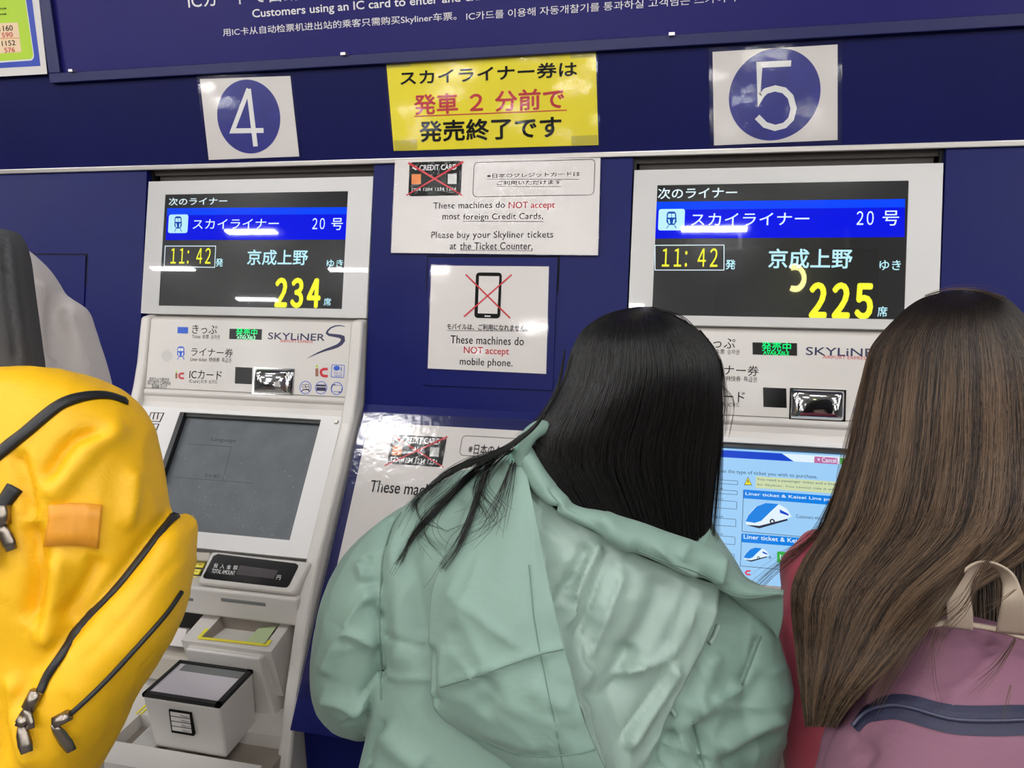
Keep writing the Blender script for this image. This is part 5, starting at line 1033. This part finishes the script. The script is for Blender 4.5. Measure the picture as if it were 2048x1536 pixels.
# ------------------------------------------------------------------ person in grey at the left edge, yellow backpack
def grey():
    pt = thing('person', tuple(at(-100, 1500, 1.0)*np.array([1, 1, 0])), 'person in a pale grey top at the left edge, carrying the yellow backpack', 'person')
    J = joints({'pelvis': (-90, 1560, 1.02), 'chest': (-90, 800, 1.0), 'neck': (-140, 420, 1.0), 'head': (-195, 262, 1.0), 'face': (-225, 275, 1.2), 'shoulderL': (-330, 600, 1.0), 'elbowL': (-380, 950, 1.02), 'wristL': (-330, 950, 1.25), 'handL': (-320, 930, 1.35), 'shoulderR': (70, 610, 1.0), 'elbowR': (150, 900, 1.05), 'wristR': (40, 960, 1.22), 'handR': (0, 950, 1.32)}, .03)
    human(pt, J, SKIN); trousers(pt, J, DENIM, SHOE)
    hb = MB(); c = J['head']; bm = bmesh.new(); bmesh.ops.create_uvsphere(bm, u_segments=20, v_segments=14, radius=1)
    hb.add([c+AR*v.co[0]*.088+AU*(v.co[2]*.105+.03)-AW*(v.co[1]*.105+.012) for v in bm.verts], [[w.index for w in f.verts] for f in bm.faces], HAIRBC, True); bm.free(); hb.build('hair', pt)
    GR = mat('pale grey knit', (188, 180, 176), .8, sheen=.2, bump=.15, bscale=500)
    mb = MB(); loft(mb, [((-200, 440), (-40, 440), 1.0, .05, .06), ((-330, 490), (40, 495), .99, .085, .09), ((-400, 540), (88, 545), .985, .10, .10), ((-430, 610), (124, 612), .985, .105, .11), ((-440, 660), (149, 662), .985, .105, .11), ((-440, 720), (178, 722), .985, .105, .11), ((-430, 790), (210, 792), .985, .105, .11), ((-420, 950), (250, 950), .985, .105, .11), ((-400, 1200), (230, 1200), .985, .105, .11), ((-390, 1500), (190, 1500), .99, .11, .11), ((-390, 1640), (190, 1640), 1.0, .11, .11)], GR)
    limb(mb, [(90, 640, 1.0, .055), (135, 780, 1.01, .055), (150, 900, 1.04, .05), (100, 950, 1.12, .045), (50, 960, 1.19, .04)], GR)
    limb(mb, [(-340, 620, 1.0, .055), (-370, 780, 1.01, .055), (-375, 930, 1.03, .05), (-345, 950, 1.14, .045), (-335, 950, 1.22, .04)], GR)
    V, Fq = fuse(mb, .007, 5); N = vnormals(V, Fq); V = ripple(V, N, .002, 8, 61)
    V = folds(V, N, [('g', [(115, 600), (105, 660), (100, 720)], -.008, 20), ('g', [(75, 560), (80, 640), (90, 730)], .006, 16), ('g', [(125, 640), (130, 690), (115, 750)], -.005, 10), ('g', [(130, 620), (155, 690), (180, 750)], .004, 14)])
    tp = npmesh('knit_top', V, Fq, GR, pt)
    YE = mat('yellow canvas', (238, 182, 4), .55, bump=.3, bscale=16, bdist=.006, bwarp=1, var=.03, vscale=8); CH = mat('charcoal padding', (58, 58, 60), .8, bump=.15, bscale=600); BZ = mat('black zip tape', (26, 27, 30), .5, bump=.15, bscale=700); ZM = mat('zip metal', (150, 140, 130), .3, metal=1); LE = mat('tan leather', (226, 152, 40), .45, bump=.2, bscale=120)
    bp = thing('backpack', tuple(at(100, 1200, .78)), 'bright yellow backpack with black zips and tan leather patch at the left edge', 'backpack')
    mb = MB()
    loft(mb, [((-30, 736), (90, 736), .80, .02, .04), ((-110, 744), (150, 748), .795, .05, .05), ((-150, 768), (208, 772), .79, .065, .06), ((-170, 800), (250, 803), .79, .075, .065), ((-180, 838), (279, 842), .787, .08, .07), ((-185, 900), (303, 905), .785, .085, .07), ((-188, 985), (320, 990), .783, .088, .07), ((-188, 1100), (322, 1105), .78, .09, .07), ((-188, 1250), (300, 1255), .78, .09, .07), ((-185, 1400), (250, 1405), .78, .09, .07), ((-180, 1536), (182, 1540), .78, .085, .07), ((-160, 1680), (130, 1685), .79, .07, .06)], YE, ex=2.7)
    loft(mb, [((350, 1028), (378, 1045), .80, .02, .03), ((318, 1056), (384, 1066), .79, .035, .04), ((275, 1110), (374, 1135), .775, .05, .05), ((228, 1168), (363, 1192), .765, .06, .055), ((175, 1230), (347, 1260), .755, .066, .06), ((128, 1298), (302, 1336), .75, .07, .06), ((92, 1355), (262, 1402), .748, .072, .06), ((65, 1425), (216, 1488), .748, .072, .06), ((40, 1510), (165, 1575), .75, .068, .06), ((20, 1600), (120, 1680), .76, .05, .05)], YE, ex=2.4)
    V, Fq = fuse(mb, .005, 3); N = vnormals(V, Fq); V = ripple(V, N, .0045, 8, 71); V = crumple(V, N, .0025, 8, 15)
    V = folds(V, N, [('g', [(215, 860), (150, 880), (110, 930), (95, 960)], -.007, 12), ('g', [(250, 850), (180, 900), (130, 960), (90, 1000)], .006, 22), ('r', [(350, 1012), (318, 1052), (284, 1097), (242, 1148), (205, 1188), (150, 1250), (110, 1310)], -.008, 9), ('g', [(120, 1110), (110, 1200), (90, 1300)], .008, 22), ('g', [(60, 1040), (75, 1150), (60, 1250)], -.010, 20), ('g', [(200, 1110), (170, 1180), (120, 1240)], -.006, 18), ('g', [(30, 900), (55, 980), (60, 1040)], -.007, 14), ('r', [(370, 1100), (300, 1180), (230, 1260), (160, 1330)], -.002, 4), ('g', [(25, 1350), (40, 1440), (60, 1536)], .006, 16), ('g', [(265, 940), (262, 1000), (250, 1060)], .005, 16)])
    bd = npmesh('bag_body', V, Fq, YE, bp); bv = bvh_of(bd)
    def zip_(nm, pts, w):
        m = MB(); P, Nn = drape(bv, pts, .001, .74, 5); ribbon(m, P, Nn, w, BZ, .0018, .001); return m.build(nm, bp)
    zip_('zip_tape', [(-60, 960), (-10, 915), (26, 885), (53, 864), (88, 834), (123, 808), (165, 794), (211, 791), (250, 803)], .0125)
    z2 = zip_('zip_tape', [(350, 1032), (319, 1069), (285, 1114), (244, 1166), (210, 1204), (180, 1234), (150, 1271), (124, 1312), (97, 1350), (80, 1388), (52, 1430), (42, 1448)], .0112)
    z3 = zip_('zip_tape', [(360, 1184), (337, 1219), (311, 1251), (262, 1305), (214, 1357), (169, 1402), (140, 1428)], .005)
    zip_('zip_tape', [(-30, 1060), (0, 1018), (30, 975)], .015)
    def pull(par, a, b, c, w):
        m = MB(); P, Nn = drape(bv, [a, b], .004, .7); P = np.array([P[0], (P[0]+P[-1])/2, P[-1]]); Nn = np.array([Nn[0]]*3); ribbon(m, P, Nn, w, ZM, .004, .002); s = m.build('zip_slider', par)
        m = MB(); P, Nn = drape(bv, [b, c], .007, .7); P = np.array([P[0], P[0]*.7+P[-1]*.3, P[0]*.3+P[-1]*.7, P[-1]]); Nn = np.array([Nn[0]]*4); ribbon(m, P, Nn, [w*.5, w*.9, w, w*.8], ZM, .0018); m.build('zip_pull', par)
    pull(z2, (84, 1382), (66, 1416), (70, 1452), .013); pull(z2, (58, 1430), (48, 1450), (52, 1502), .012); pull(z3, (142, 1424), (112, 1442), (140, 1490), .011); pull(bd, (12, 1010), (14, 1048), (32, 1098), .014); pull(bd, (4, 1020), (0, 1060), (0, 1135), .010)
    m = MB(); q = [(102, 1008), (136, 1006), (170, 1006), (203, 1010)]; q2 = [(96, 1092), (130, 1090), (163, 1091), (195, 1096)]; rows = [[(a[0]*(1-v)+b[0]*v, a[1]*(1-v)+b[1]*v) for a, b in zip(q, q2)] for v in (0, .33, .67, 1)]
    G = []
    for r in rows: P, Nn = drape(bv, r, .004, .7, 5); G.append(P)
    V = np.concatenate(G); K = len(G[0]); Fq = np.array([[i*K+j, (i+1)*K+j, (i+1)*K+j+1, i*K+j+1] for i in range(3) for j in range(K-1)]); N = vnormals(V, Fq); N *= np.sign((N @ -AW).mean())
    V = folds(V, N, [('r', [(145, 1022), (175, 1035), (182, 1048)], .002, 4), ('r', [(108, 1042), (130, 1048), (150, 1066)], .002, 4)], -.5); V, Fq = thicken(V, N, Fq, .005); npmesh('leather_patch', V, Fq, LE, bp)
    mb = MB(); loft(mb, [((-140, 462), (30, 462), .885, .02, .02), ((-140, 478), (36, 480), .865, .03, .03), ((-138, 510), (46, 512), .852, .032, .03), ((-130, 580), (55, 582), .845, .034, .03), ((-125, 660), (66, 662), .842, .034, .03), ((-120, 750), (78, 752), .84, .034, .03)], CH, ex=4)
    V, Fq = fuse(mb, .005, 2); N = vnormals(V, Fq); V = folds(V, N, [('r', [(8, 470), (14, 560), (26, 660), (32, 740)], -.006, 4), ('r', [(30, 480), (46, 600), (62, 730)], -.0015, 3)], -.3); npmesh('shoulder_panel', V, Fq, CH, bp)
grey()
